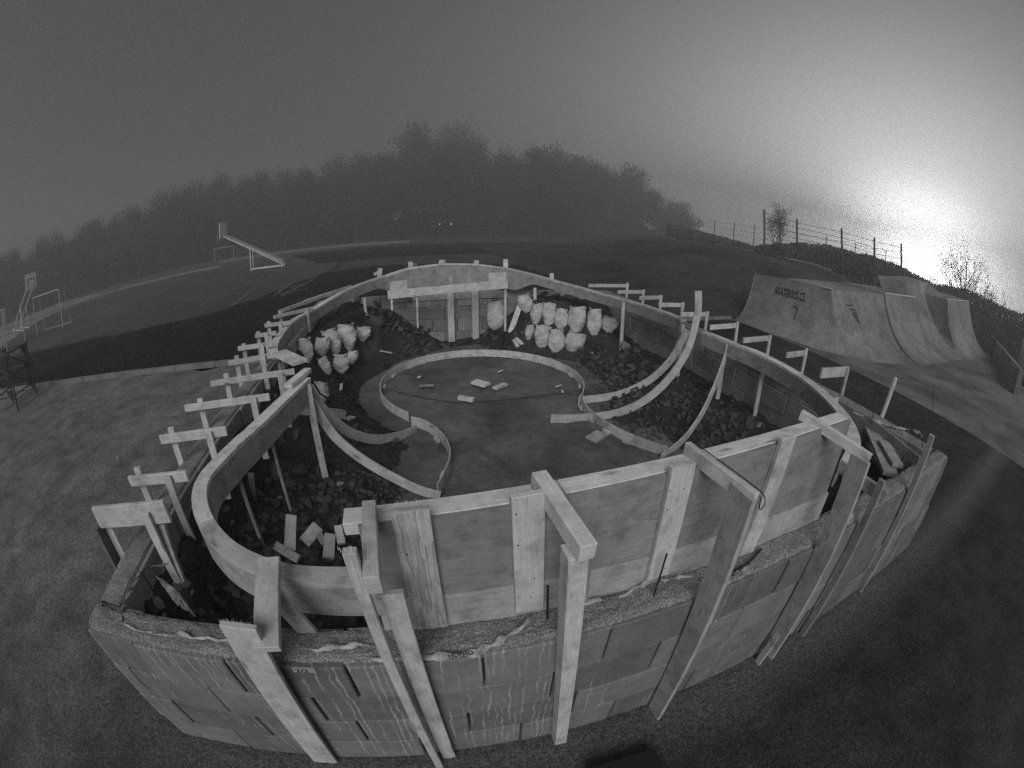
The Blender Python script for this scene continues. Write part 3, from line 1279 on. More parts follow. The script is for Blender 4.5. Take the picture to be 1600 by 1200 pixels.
RB = [((6.10, 6.98), (5.15, 6.86), 'far right bracket with the longest straight arm'),
      ((6.02, 6.20), (5.40, 6.13), 'second far bracket on the right wall'),
      ((6.06, 5.66), (5.52, 5.55), 'third far bracket on the right wall, small open frame'),
      ((6.04, 4.95), (5.55, 4.98), 'fourth bracket on the right wall left of the tall curved template'),
      ((6.05, 4.31), (5.50, 4.28), 'bracket directly behind the tall curved template'),
      ((6.06, 3.62), (5.45, 3.53), 'bracket just right of the tall curved template'),
      ((6.10, 2.99), (5.50, 2.92), 'bracket opposite the thin curved template'),
      ((6.16, 2.38), (5.68, 2.32), 'dark topped bracket before the skate ramp slab'),
      ((6.20, 1.72), (5.62, 1.73), 'nearest square framed bracket on the right wall')]
for i, (a, b, lab) in enumerate(RB):
    st = (a[0] - .05, a[1])
    bracket(lab, 'timber brackets along the right wall', a, b, 1.235, .065 if i < 8 else .11, .03, st, False, 'wood')
    t = bpy.context.scene.objects[-1]
# back stubs standing behind the crest
for x, y0, y1, w, lab in ((594, 419, 437, 7, 'thin upright stub left of the rim crest'), (643, 409, 421, 7, 'upright stub on the left slope of the crest'), (690, 406, 414, 8, 'low stub at the top of the crest'), (745, 407, 415, 7, 'low stub right of the crest top'), (789, 405, 422, 7, 'leaning triangular stub on the right slope of the crest'), (863, 427, 440, 6, 'small slanting stub on the right rear rim')):
    a = interp(ext, 0)
    u, v = UV(at(x, y1, 1.35))
    # put it at the rim radius
    best = None
    for k in range(0, NB + 1):
        pu = big[k]
        z = interp(ext, angs[k])
        p = W(RC[0] + (pu[0] - RC[0]) * 1.05, RC[1] + (pu[1] - RC[1]) * 1.05, z)
        d = p - Vector((0, 0, CAM_H))
        r_ = ray(x, y1)
        e = (d.normalized() - r_).length
        if angs[k] > 20 and (best is None or e < best[0]):
            best = (e, p, k)
    p = best[1]
    top = over(x + random.uniform(-2, 2), y0, p)
    mb = MB()
    mb.board(p - Zv * .25, top, w / 690 * p.length, .025, U)
    e = mb
    mb2 = MB()
    t = thing('timber_stub', lab, 'stub', Vector((p.x, p.y, p.z - .25)), 'upright stubs behind the rear rim')
    mb.build('upright', M['woodlight'], t)
    mb2.board(top - Zv * .07 + V * .02, p + V * .30 + U * (.12 if x > 640 else -.1) + Zv * .01, .06, .022, Zv)
    mb2.build('cross_piece', M['wood'], t)

# stakes under the rim, seen inside the bowl
for u, v, z0, w, lab in ((.62, 2.0, .35, .022, 'thin slat standing under the left rim'), (.50, 1.5, .4, .022, 'second thin slat under the left rim'), (.83, 2.62, .35, .06, 'board stake under the left rim corner'),
                         (.33, 3.55, .5, .06, 'stake beside the leftmost sack'), (1.0, 6.9, .8, .05, 'stake above the left sacks'), (5.42, 4.1, .2, .05, 'stake at the right wall behind the curved templates'),
                         (5.30, 5.7, .3, .06, 'stake right of the last white sack'), (5.55, 3.3, .5, .07, 'broad stake below the right rim'), (5.6, 2.6, .45, .06, 'pair stake below the right rim'), (5.45, 1.35, .3, .08, 'stake below the near right rim'), (4.2, 7.25, .6, .06, 'stake over the right sacks')):
    mb = MB()
    a = W(u + .02, v - .02, z0 if T(u, v) > z0 else T(u, v) - .05)
    mb.board(a, W(u, v, 1.13), w, .02, U)
    tag(mb.build('stake', M['wood'], bevel=.002), lab, 'stake', 'stakes under the rim')

# low straight plank and its boards in front of the back wall
t = thing('rear_frame', 'straight pine plank on uprights in front of the scratched back wall', 'frame', W(2.5, 7.1, 0))
PL0, PL1 = W(1.42, 7.0, 1.13), W(3.60, 7.0, 1.24)
mb = MB()
mb.board(PL0, PL1, .15, .025, Zv)
mb.build('plank', M['wood'], t)
for k, (x0, y0, x1, y1, w) in enumerate(((603, 478, 608, 492, .035), (646, 462, 653, 505, .035), (793, 442, 793, 514, .04))):
    q = PL0.lerp(PL1, {0: .03, 1: .24, 2: .985}[k])
    mb = MB()
    mb.board(Vector((q.x, q.y, [.85, .5, .35][k])), Vector((q.x, q.y, q.z - .0)) + V * .03, w, .02, U)
    mb.build('upright', M['woodlight'], t)
for k, uu in enumerate((2.60, 3.08)):
    mb = MB()
    mb.board(W(uu + .02, 7.52, .0), W(uu, 7.50, 1.14), .125, .022, U)
    mb.build('wide_upright', M['wood'], t)
for p0, p1 in ((.02, .16), (.84, .99)):
    mb = MB()
    a, b = PL0.lerp(PL1, p0) + Zv * .15, PL0.lerp(PL1, p1) + Zv * .15
    mb.board(a + V * .03, b + V * .03, .16, .02, Zv)
    mb.build('short_board', M['woodlight'], t)
for k in range(5):
    mb = MB()
    uu = 1.9 + k * .36
    th_ = math.atan2(0, 1)
    mb.board(W(uu, 7.60, 1.0), W(uu, 7.60, 1.36 - .05 * abs(k - 2)), .10, .02, U)
    mb.build('backing_slat', M['wooddull'], t)
# plywood closing the back wall just under the plank
mb = MB()
mb.frame(W(2.6, 7.585, .99), U, V, Zv, 1.15, .008, .10)
mb.build('backing_sheet', M['ply'], t)

# ------------------------------------------------------------------ ring template round the flat bottom
def ringband(name_label, pts, zb, zt, th=.012, cleats=()):
    t = thing('ring_template', name_label, 'template', W(*pts[len(pts) // 2], 0))
    step = max(6, len(pts) // 4)
    for a in range(0, len(pts) - 1, step):
        b = min(len(pts) - 1, a + step)
        if len(pts) - 1 - b < 3:
            b = len(pts) - 1
        mb = MB()
        ot = offset(pts, th)
        mb.sweep([[W(*pts[k], zt), W(*ot[k], zt), W(*ot[k], zb), W(*pts[k], zb)] for k in range(a, b + 1)])
        mb.build('bent_strip', M['wood'], t)
        if b == len(pts) - 1:
            break
    for c in cleats:
        k = int(c * (len(pts) - 1))
        p = Vector((*pts[k], 0))
        d = Vector((pts[min(k + 1, len(pts) - 1)][0] - p.x, pts[min(k + 1, len(pts) - 1)][1] - p.y, 0)).normalized()
        n_ = Vector((d.y, -d.x, 0))
        q = p + n_ * .035
        mb = MB()
        mb.board(W(q.x - d.x * .05, q.y - d.y * .05, zb + .03), W(q.x + d.x * .05, q.y + d.y * .05, zb + .03), .034, .04, Zv)
        mb.build('cleat', M['wood'], t)
    return t


circ = []
for i in range(70):
    a = R(222 - 262 * i / 69)
    circ.append((2.77 + 1.47 * math.cos(a), 5.08 + 1.47 * math.sin(a)))
ringband('large round strip of bent plywood standing on the flat bowl floor', circ, .03, .155, .012, (.02, .12, .20, .27, .34, .39, .45, .52, .58, .64, .70, .77, .84, .9))
c2 = densify([(1.70, 3.93), (1.86, 3.80), (2.02, 3.45), (2.06, 3.05), (1.97, 2.70), (1.87, 2.46)], .06)
ringband('short s-shaped bent strip between the ring and the left pocket', c2, .03, .165, .012, (.35, .8))
c3 = densify([(3.93, 4.10), (3.88, 3.75), (3.95, 3.3), (4.12, 2.9), (4.34, 2.6)], .06)
ringband('bent strip leading from the ring toward the right pocket', c3, .03, .155, .012, (.1, .3, .5, .7))

# ------------------------------------------------------------------ transition templates (curved planks)
def sickle(label, bottom, top, w, th, prof, mat='wood'):
    """curved plank in the vertical plane through both ends; prof = (fraction of the run, height)"""
    mb = MB()
    h = Vector((top.x - bottom.x, top.y - bottom.y, 0))
    L = h.length
    h.normalize()
    n_ = h.cross(Zv) * th / 2
    c = densify([(s_ * L, z) for s_, z in prof], .05)
    up, lo = offset(c, w / 2), offset(c, -w / 2)
    secs = []
    for a, b in zip(up, lo):
        A, B = bottom + h * a[0], bottom + h * b[0]
        A = Vector((A.x, A.y, a[1]))
        B = Vector((B.x, B.y, b[1]))
        secs.append([B + n_, A + n_, A - n_, B - n_])
    mb.sweep(secs)
    return tag(mb.build('curved_template', M[mat]), label, 'template', 'curved transition templates in the bowl')


sickle('curved plank from the right rim down to the ring, the furthest back of three', at(910, 628, .04), at(1074, 515, 1.10), .10, .022, [(0, .07), (.19, .10), (.38, .16), (.57, .28), (.72, .43), (.87, .68), (.95, .92), (1, 1.10)])
sickle('tall curved plank whose cut end sticks up above the right rim', at(860, 660, .05), at(1086, 520, 1.16), .105, .022, [(0, .10), (.22, .08), (.45, .11), (.63, .23), (.77, .42), (.88, .67), (.96, .96), (1.0, 1.41), (.985, 1.70)], 'woodlight')
sickle('thin curved plank nearest the skate ramp, from the right rim to the floor', at(1033, 716, .04), at(1138, 538, 1.12), .095, .02, [(0, .04), (.22, .07), (.43, .14), (.63, .30), (.77, .50), (.88, .72), (.97, .94), (1.0, 1.12)], 'wood')
sickle('long curved plank sweeping from the left rim corner to the near end of the strip', at(688, 775, .05), at(470, 592, 1.13), .09, .022, [(0, .05), (.16, .10), (.33, .20), (.52, .33), (.68, .47), (.80, .62), (.88, .79), (.96, .99), (1, 1.12)])
sickle('shorter curved plank from the left rim corner to the round ring', at(650, 672, .05), at(476, 597, 1.13), .10, .022, [(0, .06), (.16, .09), (.44, .22), (.65, .41), (.78, .59), (.89, .81), (.95, .97), (1, 1.12)])
# corner block where rims meet
mb = MB()
mb.board(W(.70, 2.45, 1.185), W(.80, 2.83, 1.185), .075, .045, U)
tag(mb.build('corner_block', M['woodlight'], bevel=.006), 'rounded pine block capping the left rim corner', 'block')
mb = MB()
mb.tube([hit(620, 690) + Zv * .02, at(500, 615, .75), at(478, 578, 1.14)], .012, 6)
tag(mb.build('iron_bar', M['steel']), 'dark iron bar leaning from the floor to the left rim corner', 'bar')
# slanting board behind the corner
mb = MB()
mb.board(W(.36, 3.1, .75), W(.98, 3.55, .42), .10, .022, Zv)
tag(mb.build('board', M['wooddull']), 'dull board slanting down behind the left rim corner', 'board')

# string across the ring
mb = MB()
p0, p1, p2 = at(598, 606, .12), at(715, 630, .06), at(908, 610, .12)
pts = [p0.lerp(p1, i / 8) + Zv * (-.02 * math.sin(math.pi * i / 8)) for i in range(9)] + [p1.lerp(p2, i / 10) + Zv * (-.02 * math.sin(math.pi * i / 10)) for i in range(1, 11)]
mb.tube(pts, .005, 5)
tag(mb.build('cord', M['black']), 'thin black cord stretched across the round ring', 'cord')

# ------------------------------------------------------------------ loose pieces of wood, lying or leaning
def loose(px0, py0, px1, py1, w, th, mat, lab, cat='offcut', lift=.02, group=None, z=None, side=None):
    a = at(px0, py0, z) if z is not None else hit(px0, py0)
    b = at(px1, py1, z) if z is not None else hit(px1, py1)
    a = a + Zv * (th / 2 + lift)
    b = b + Zv * (th / 2 + lift)
    mb = MB()
    mb.board(a, b, w, th, side or (b - a).cross(Zv))
    return tag(mb.build('wood_offcut', M[mat], bevel=.002), lab, cat, group)


loose(741, 601, 762, 607, .15, .04, 'white_' if False else 'woodlight', 'bright white folded scrap in the middle of the round ring', lift=.03, z=.06)
loose(773, 611, 790, 604, .09, .035, 'wood', 'offcut lying right of the white scrap in the ring', z=.06)
loose(717, 626, 740, 630, .07, .05, 'woodlight', 'pale block under the cord in the ring', z=.06)
loose(656, 606, 678, 605, .06, .02, 'wooddull', 'dull flat offcut left inside the ring', z=.06)
loose(652, 592, 658, 592, .05, .02, 'woodlight', 'tiny pale chip near the left of the ring', z=.06)
loose(778, 584, 785, 581, .03, .01, 'woodlight', 'thin chip near the back of the ring', z=.06)
loose(868, 607, 877, 604, .03, .01, 'woodlight', 'small chip at the right of the ring', z=.06)
loose(878, 612, 879, 616, .03, .012, 'woodlight', 'tiny upright chip by the right end of the cord', z=.06)
loose(533, 612, 534, 603, .04, .02, 'woodlight', 'small pale peg on the earth left of the ring')
loose(595, 551, 612, 554, .05, .02, 'woodlight', 'narrow pale slat on the earth behind the ring')
loose(711, 556, 732, 555, .06, .02, 'wooddull', 'slat on the earth touching the back of the ring')
loose(922, 692, 940, 681, .16, .03, 'wooddull', 'broken board piece beside the right bent strip')
loose(541, 659, 552, 655, .08, .02, 'woodlight', 'triangular chip on the shorter curved plank')
# boards lying in the near left pocket
for (a, b, w, z, lab, mat) in (((455, 806), (453, 858), .075, .62, 'upright board end sticking out of the near left rubble', 'woodlight'),
                               ((497, 822), (475, 848), .085, .55, 'split board piece leaning right of the upright one', 'wood'),
                               ((430, 852), (467, 874), .06, .55, 'flat offcut lying below the upright board', 'wood'),
                               ((516, 835), (513, 872), .07, .62, 'short clean board beside the front wall', 'woodlight'),
                               ((497, 833), (508, 850), .05, .52, 'small offcut between the split board and the clean one', 'wooddull'),
                               ((528, 822), (534, 850), .05, .66, 'narrow board end against the left end of the plywood wall', 'wood')):
    p, q = at(*a, z + .02), at(*b, z - .03)
    mb = MB()
    mb.board(q, p, w, .028, (p - q).cross((p + q) / 2 - Vector((0, 0, CAM_H))))
    tag(mb.build('wood_offcut', M[mat], bevel=.002), lab, 'offcut')
mb = MB()
p = hit(390, 765)
mb.board(p - Zv * .1, over(392, 740, p), .05, .03, U)
tag(mb.build('peg', M['wooddull']), 'thick peg standing in the near left rubble', 'peg')
for (x0, y0, x1, y1, z, w, lab) in ((812, 478, 797, 520, .55, .10, 'board leaning against the soil right of the lone sack'), (790, 520, 800, 510, .3, .09, 'short piece at the foot of the leaning board'), (813, 510, 806, 519, .3, .06, 'small stick behind the short piece')):
    a, b = hit(x1, y1), None
    b = over(x0, y0, a + V * .25)
    mb = MB()
    mb.board(a, b, w, .03, U)
    tag(mb.build('wood_offcut', M['woodlight' if w > .095 else 'wood']), lab, 'offcut')
for (x0, y0, x1, y1, lab) in ((806, 531, 816, 541, 'flat offcut in front of the right sacks'), (803, 534, 809, 545, 'second offcut crossing it in front of the right sacks')):
    loose(x0, y0, x1, y1, .07, .03, 'woodlight', lab)
# dark boards in the near right corner pit
for (a, b, w, z, lab) in (((1362, 672), (1392, 742), .17, .88, 'wide dull board lying in the near right corner pit'),
                          ((1380, 690), (1403, 728), .13, .92, 'cracked board piece on the wide dull board')):
    p, q = at(*a, z), at(*b, z)
    mb = MB()
    mb.board(p, q, w, .03, (p - q).cross(Zv))
    tag(mb.build('board', M['wooddull']), lab, 'board')
# corner framing planks near left: bracket leg and thin things
mb = MB()
mb.board(W(-.10, .60, .0), W(-.07, .60, 1.2), .09, .03, V)
tag(mb.build('post', M['wooddark']), 'dark post outside the near left corner under the broad bracket', 'post')
mb = MB()
mb.board(W(.31, .66, .80), W(.33, .70, 1.16), .065, .024, U)
tag(mb.build('stake', M['wood']), 'sturdy stake holding the broad bracket inside the near left corner', 'stake')
p = W(6.02, 1.02, .9)
mb = MB()
mb.board(p, over(1400, 590, p), .06, .025, U)
tag(mb.build('stake', M['wood']), 'tall lone stake standing on the near right corner of the wall', 'stake')
# thin rebars
for (bx, by, tx, ty, z, lab) in ((1366, 655, 1367, 612, 1.0, 'short thin rod rising from the right wall'), (1458, 668, 1459, 600, 1.0, 'tall thin rod rising at the right end of the wall'), (1022, 930, 1042, 865, 1.02, 'thin rod before the plywood wall right of the middle post'), (858, 972, 856, 915, 1.0, 'thin rod in the fill behind the middle post')):
    a = at(bx, by, z)
    mb = MB()
    mb.tube([a - Zv * .1, over(tx, ty, a)], .005 if z < 1.01 else .004, 6)
    tag(mb.build('rod', M['steel']), lab, 'rod')
mb = MB()
c0 = W(2.69, -.08, 1.63)
mb.tube([W(2.665, .25, 1.65)] + [W(2.69, .05, 1.645), W(2.72, -.07, 1.63), W(2.733, -.085, 1.61), W(2.735, -.09, 1.59), W(2.725, -.09, 1.57), W(2.715, -.088, 1.575), W(2.71, -.085, 1.60), W(2.712, -.08, 1.62)], .0022, 6)
tag(mb.build('wire', M['black']), 'black wire looped over the fourth brace arm', 'wire')
mb = MB()
mb.tube([W(2.79, .10, 1.03), W(2.92, .09, 1.045), W(3.05, .10, 1.04), W(3.2, .16, 1.03)], .006, 6)
tag(mb.build('wire', M['black']), 'black cable lying on the wall top between the fourth and fifth braces', 'cable')
# glass bottle in the near left soil
p = W(.86, .33, .90)
mb = MB()
mb.smooth = True
mb.tube([p, p + U * .05 + V * .05 + Zv * .02, p + U * .09 + V * .09 + Zv * .035, p + U * .11 + V * .11 + Zv * .045, p + U * .13 + V * .13 + Zv * .05], .024, 10, .012)
gm = NT('dark_glass', .08, .6)
gm.color(.01)
tag(mb.build('bottle', gm.m), 'dark glass bottle lying in the soil under the near left rim', 'bottle')
# white torn paper / membrane patches
def patch(pts, label, mat, cat, z=None, name='plastic_scrap', amp=.012):
    P = [at(x, y, zz) for x, y, zz in pts]
    bm = bmesh.new()
    f = bm.faces.new([bm.verts.new(q) for q in P])
    bmesh.ops.triangulate(bm, faces=[f])
    bmesh.ops.subdivide_edges(bm, edges=bm.edges, cuts=3, use_grid_fill=True)
    for v in bm.verts:
        v.co.z += amp * noise.noise(v.co * 30)
    ex = bmesh.ops.solidify(bm, geom=list(bm.faces), thickness=.003)
    me = bpy.data.meshes.new(name)
    bm.to_mesh(me)
    bm.free()
    me.materials.append(mat)
    o = bpy.data.objects.new(name, me)
    COL.objects.link(o)
    return tag(o, label, cat)


patch([(243, 900, .93), (260, 908, .93), (262, 912, .93), (280, 925, .93), (300, 955, .93), (310, 965, .92), (285, 950, .92), (272, 940, .92), (258, 920, .92)], 'mottled pale membrane scrap on the soil of the near left corner', M['rockpale'], 'scrap', amp=.03)
patch([(315, 835, .70), (328, 822, .72), (335, 830, .70), (338, 838, .68), (316, 838, .68)], 'torn white sheet scrap below the left rim', M['sack'], 'scrap', amp=.02)

# ------------------------------------------------------------------ torn tape along the wall
def tape(label, pts, w, word=None, tilt=.5):
    P = [W(*p) for p in pts]
    mb = MB()
    b0 = 0
    dense = []
    for i in range(len(P) - 1):
        for k in range(11):
            dense.append(P[i].lerp(P[i + 1], k / 11))
    dense.append(P[-1])
    n = len(dense)
    for i, q in enumerate(dense):
        d = (dense[min(i + 1, n - 1)] - dense[max(i - 1, 0)]).normalized()
        s_ = d.cross(Zv).normalized()
        tw = tilt + 1.1 * noise.noise(q * 14)
        ww = w * .72 * (.25 + .75 * sm(min(i, n - 1 - i) / 6)) * (.75 + .9 * noise.noise(q * 26)) + random.uniform(-.003, .003)
        a = (-s_ * math.cos(tw) + Zv * math.sin(tw)) * ww / 2
        q = q + Zv * (.012 * noise.noise(q * 25)) + V * (.010 * noise.noise(q * 18))
        mb.v += [q - a, q + a * .2 + Zv * .004, q + a]
    for i in range(n - 1):
        for k in range(2):
            b = i * 3 + k
            mb.quad((b, b + 1, b + 4, b + 3))
    o = mb.build('plastic_tape', M['tape'])
    s = o.modifiers.new('thick', 'SOLIDIFY')
    s.thickness = .0015
    tag(o, label, 'tape', 'torn tape strips round the pit')
    if word:
        put_word(word, P, w, o)
    return o


def text_mesh(word):
    cu = bpy.data.curves.new('lettering', 'FONT')
    cu.body = word
    cu.size = 1.0
    cu.extrude = 0
    cu.resolution_u = 2
    cu.offset = .022
    tmp = bpy.data.objects.new('lettering_tmp', cu)
    COL.objects.link(tmp)
    bpy.context.view_layer.update()
    me = bpy.data.meshes.new_from_object(tmp.evaluated_get(bpy.context.evaluated_depsgraph_get()))
    bpy.data.objects.remove(tmp)
    bpy.data.curves.remove(cu)
    return me


def put_word(word, P, w, parent):
    me = text_mesh(word)
    W_ = max(v.co.x for v in me.vertices)
    i0 = len(P) // 2
    a, b = P[i0 - 1], P[i0]
    d = (b - a).normalized()
    s_ = -d.cross(Zv).normalized()
    up = (s_ * math.cos(.5) + Zv * math.sin(.5))
    nn = d.cross(up).normalized()
    if nn.z < 0:
        nn = -nn
    h = w * .62
    c = (a + b) / 2
    for v in me.vertices:
        x, y = v.co.x, v.co.y
        v.co = c + d * ((x / W_ - .5) * min(h * W_, (b - a).length * 1.3)) + up * ((y - .35) * h) + nn * .009
    me.materials.clear()
    me.materials.append(M['ink'])
    o = bpy.data.objects.new('lettering', me)
    COL.objects.link(o)
    attachw(o, parent)


def attachw(o, parent):
    o.parent = parent
    o.matrix_parent_inverse = Matrix.Translation(parent.location).inverted()


tape('crumpled tape hanging in a loop at the near left corner', [(.34, .60, .98), (.26, .52, 1.02), (.20, .42, 1.02), (.19, .32, 1.01), (.20, .20, 1.01), (.25, .12, 1.02)], .035, None, .9)
tape('tape running along the wall top from the near left corner to the first brace', [(.26, .115, 1.03), (.40, .10, 1.03), (.58, .115, 1.03), (.74, .12, 1.03), (.88, .12, 1.035)], .028, 'HOPHO', .5)
tape('short tape tail right of the first brace', [(1.18, .10, 1.03), (1.28, .11, 1.03), (1.38, .125, 1.035), (1.44, .12, 1.03)], .028, None, .4)
tape('tape hanging over the wall edge between the second and middle braces', [(1.42, .06, 1.03), (1.55, .05, 1.03), (1.68, .045, 1.02), (1.82, .05, 1.02), (1.95, .10, 1.03), (2.06, .16, 1.05)], .04, 'HOPHO', .7)
tape('long tape from the middle brace along the foot of the plywood wall', [(2.20, .17, 1.035), (2.30, .165, 1.04), (2.42, .165, 1.04), (2.52, .18, 1.05), (2.62, .20, 1.07)], .035, 'HOPHO', .5)
tape('tape folded round the rod beside the fourth brace', [(2.58, .17, 1.07), (2.66, .15, 1.07), (2.74, .13, 1.06)], .04, 'HOPH', .5)
tape('tape lying on the wall edge right of the fourth brace', [(2.80, .07, 1.03), (2.88, .06, 1.03), (3.0, .08, 1.03), (3.08, .10, 1.03)], .045, 'HOPHO', .6)
tape('wrinkled tape between the fifth and sixth braces', [(3.66, .07, 1.02), (3.74, .05, 1.03), (3.86, .06, 1.04), (4.0, .08, 1.05)], .05, 'OPHO', .8)
tape('tape strip over the far edge of the near right corner', [(5.55, 1.15, 1.05), (5.65, 1.0, 1.04), (5.85, .72, 1.04), (5.95, .6, 1.05)], .05, None, .6)
tape('tape twisting down behind the rightmost brace', [(5.97, .62, 1.06), (5.95, .45, 1.08), (5.75, .32, 1.06), (5.5, .24, 1.03), (5.2, .18, 1.02)], .05, None, 1.0)
# small label plate on the fill
mb = MB()
mb.frame(W(1.17, .035, .985), U, Vector((0, 0, 1)), V, .045, .014, .004)
o = tag(mb.build('label_plate', M['dullwhite']), 'small pale lettered plate stuck at the wall edge by the first brace', 'label')
me = text_mesh('2/2')
for v in me.vertices:
    v.co = W(1.17 - .035 + v.co.x * .04, .0295, .975 + v.co.y * .03)
me.materials.append(M['ink'])
lo = bpy.data.objects.new('lettering', me)
COL.objects.link(lo)
attachw(lo, o)

# ------------------------------------------------------------------ scratched letters on the walls
def scribble(label_parent, strokes, plane, r=.006, mat='chalk', name='scratched_letters'):
    mb = MB()
    for st in strokes:
        pts = [plane(x, y) for x, y in st]
        mb.tube(pts, r, 5)
    o = mb.build(name, M[mat])
    attach(o, label_parent) if label_parent.rotation_euler.z else attachw(o, label_parent)
    return o


bp = lambda x, y: W(2.72 + x * .30, 7.592, .47 + y * .27)
scribble(walls['back'], [[(0, 0), (.2, 1), (.42, .05)], [(.08, .4), (.32, .42)], [(.55, .95), (.5, .3)], [(.5, .9), (.8, .95), (.85, .7), (.6, .6), (.9, .45), (.85, .2), (.5, .15)], [(.95, 1), (1.0, .6), (.9, .3)], [(.3, -.1), (.33, -.6)], [(.5, -.2), (.48, -.8)], [(0, 1.08), (1, 1.12)]], bp)
scribble(walls['back'], [[(-1.7, 1.0), (-1.45, 1.0)], [(-.95, .98), (-.45, 1.0)]], bp, .009)
rp = lambda x, y: W(5.795, 4.75 - x * .5, .50 + y * .22)
scribble(walls['right'], [[(0, 0), (.05, 1), (.18, .1), (.22, 1)], [(.3, 0), (.33, 1)], [(.48, 1), (.34, .5), (.5, 0)], [(.58, .9), (.62, .1), (.72, .1), (.74, .9)], [(.85, 1), (.86, -.1)], [(.86, .5), (1.0, 1)], [(.95, .6), (1.02, -.3)]], rp, .005)
mb = MB()
mb.board(W(5.793, 3.2, .86), W(5.793, 1.9, .86), .02, .006, Zv)
attach(mb.build('mortar_line', M['kerb']), walls['right'])

# ------------------------------------------------------------------ sacks
def sackmesh(seed, plump=1.0, lean=0.0):
    rnd = random.Random(seed)
    mb = MB()
    mb.smooth = True
    NR, NS = 26, 32
    k_ = rnd.uniform(.75, 1.0)
    tb = [(0, .0), (.03, .30 * k_), (.10, .58 * k_), (.25, .86 * k_), (.45, 1.0), (.65, .97), (.80, .90), (.90, .80), (.96, .84), (1.0, .92)]
    off = rnd.uniform(0, 50)
    for j in range(NR + 1):
        t_ = j / NR
        r = interp(tb, t_)
        for i in range(NS):
            a = 2 * math.pi * i / NS
            ca, sa = math.cos(a), math.sin(a)
            e = 2.6
            k = (abs(ca) ** e + abs(sa) ** e) ** (-1 / e)
            fold = 1 + .05 * math.sin(a * 7 + off + 3 * noise.noise(Vector((t_ * 3, off, 0)))) * sm((t_ - .55) / .4)
            q = Vector((ca * 1.3, sa * 1.3, t_ * 3 + off))
            cr_ = 1 - abs(noise.noise(q * 2.2 + Vector((5, 5, 5))))
            wob = 1 - .16 * cr_ ** 6 + .20 * noise.noise(q) + .11 * noise.noise(q * 2.7) + .05 * noise.noise(q * 7)
            x = ca * k * r * .5 * fold * wob * plump
            y = sa * k * r * .36 * fold * wob * plump
            z = t_ + .03 * noise.noise(q * 1.5) * (1 if j else 0) + (.03 * math.sin(a * 3 + off) if j == NR else 0)
            mb.v.append(Vector((x + lean * t_ * t_, y, z)))
    # rolled-in mouth
    b = NR * NS
    for rr, dz in ((.78, -.02), (.5, -.10)):
        for i in range(NS):
            p = mb.v[b + i]
            mb.v.append(Vector((p.x * rr + lean * (1 - rr), p.y * rr, p.z + dz)))
    rows = NR + 3
    for j in range(rows - 1):
        for i in range(NS):
            i2 = (i + 1) % NS
            mb.quad((j * NS + i, j * NS + i2, (j + 1) * NS + i2, (j + 1) * NS + i))
    me = mb.mesh('sack')
    me.materials.append(M['sack'])
    for f in me.polygons:
        f.use_smooth = True
    return me


sacks = [sackmesh(i, 1.0, .15 * math.sin(i * 2.1)) for i in range(6)]
soilcap = rockmesh(77, M['soil'])


def sack(x0, y0, x1, y1, lab, group, tilt=0.0, k=0, back=0.0, dirt=True):
    base = hit((x0 + x1) / 2, y1)
    d = (base - Vector((0, 0, CAM_H))).length
    sx = (x1 - x0) / 690 * d * 1.02
    sz = (y1 - y0) / 690 * d * 1.03
    t = thing('sack', lab, 'sack', base, group)
    dirv = Vector((base.x, base.y, 0)).normalized()
    t.rotation_euler = (R(-8) - back, tilt, math.atan2(-dirv.x, dirv.y) + random.uniform(-.2, .2))
    o = bpy.data.objects.new('bag', sacks[k % 6])
    COL.objects.link(o)
    o.parent = t
    o.scale = (sx, max(sx * .9, .2), sz)
    o.location = (0, sx * .15, -.02)
    if dirt:
        c = bpy.data.objects.new('soil_fill', soilcap)
        COL.objects.link(c)
        c.parent = t
        c.scale = (sx * .30, sx * .24, .05)
        c.location = (.10 * sx * math.sin((k % 6) * 2.1), sx * .15, sz * .95)
    return t


GL, GR = 'white sacks of soil at the left of the bowl', 'white sacks of soil stacked at the right rear'
for i, (b, lab, tl, bk, dr) in enumerate((
        ((467, 529, 491, 569), 'leftmost white sack next to the stake, open at the top', .0, 0, True),
        ((491, 527, 516, 556), 'second sack of the left upper row, half hidden by its neighbour', .15, .1, True),
        ((509, 514, 538, 554), 'third sack of the left upper row, leaning left', -.12, .1, False),
        ((528, 507, 560, 549), 'biggest plump sack of the left pile', -.08, .1, True),
        ((551, 510, 577, 534), 'rightmost small sack of the left upper row', .1, .2, True),
        ((504, 556, 522, 586), 'narrow pointed sack in the left lower row', -.2, 0, False),
        ((520, 554, 545, 584), 'round sack in the middle of the left lower row', .1, 0, False),
        ((540, 547, 558, 569), 'small crumpled sack at the right of the left lower row', .2, .1, False),
        ((486, 597, 515, 628), 'lone bulging sack behind the curved planks at the left', .3, .1, False))):
    sack(*b, lab, GL, tl, i, bk, dr)
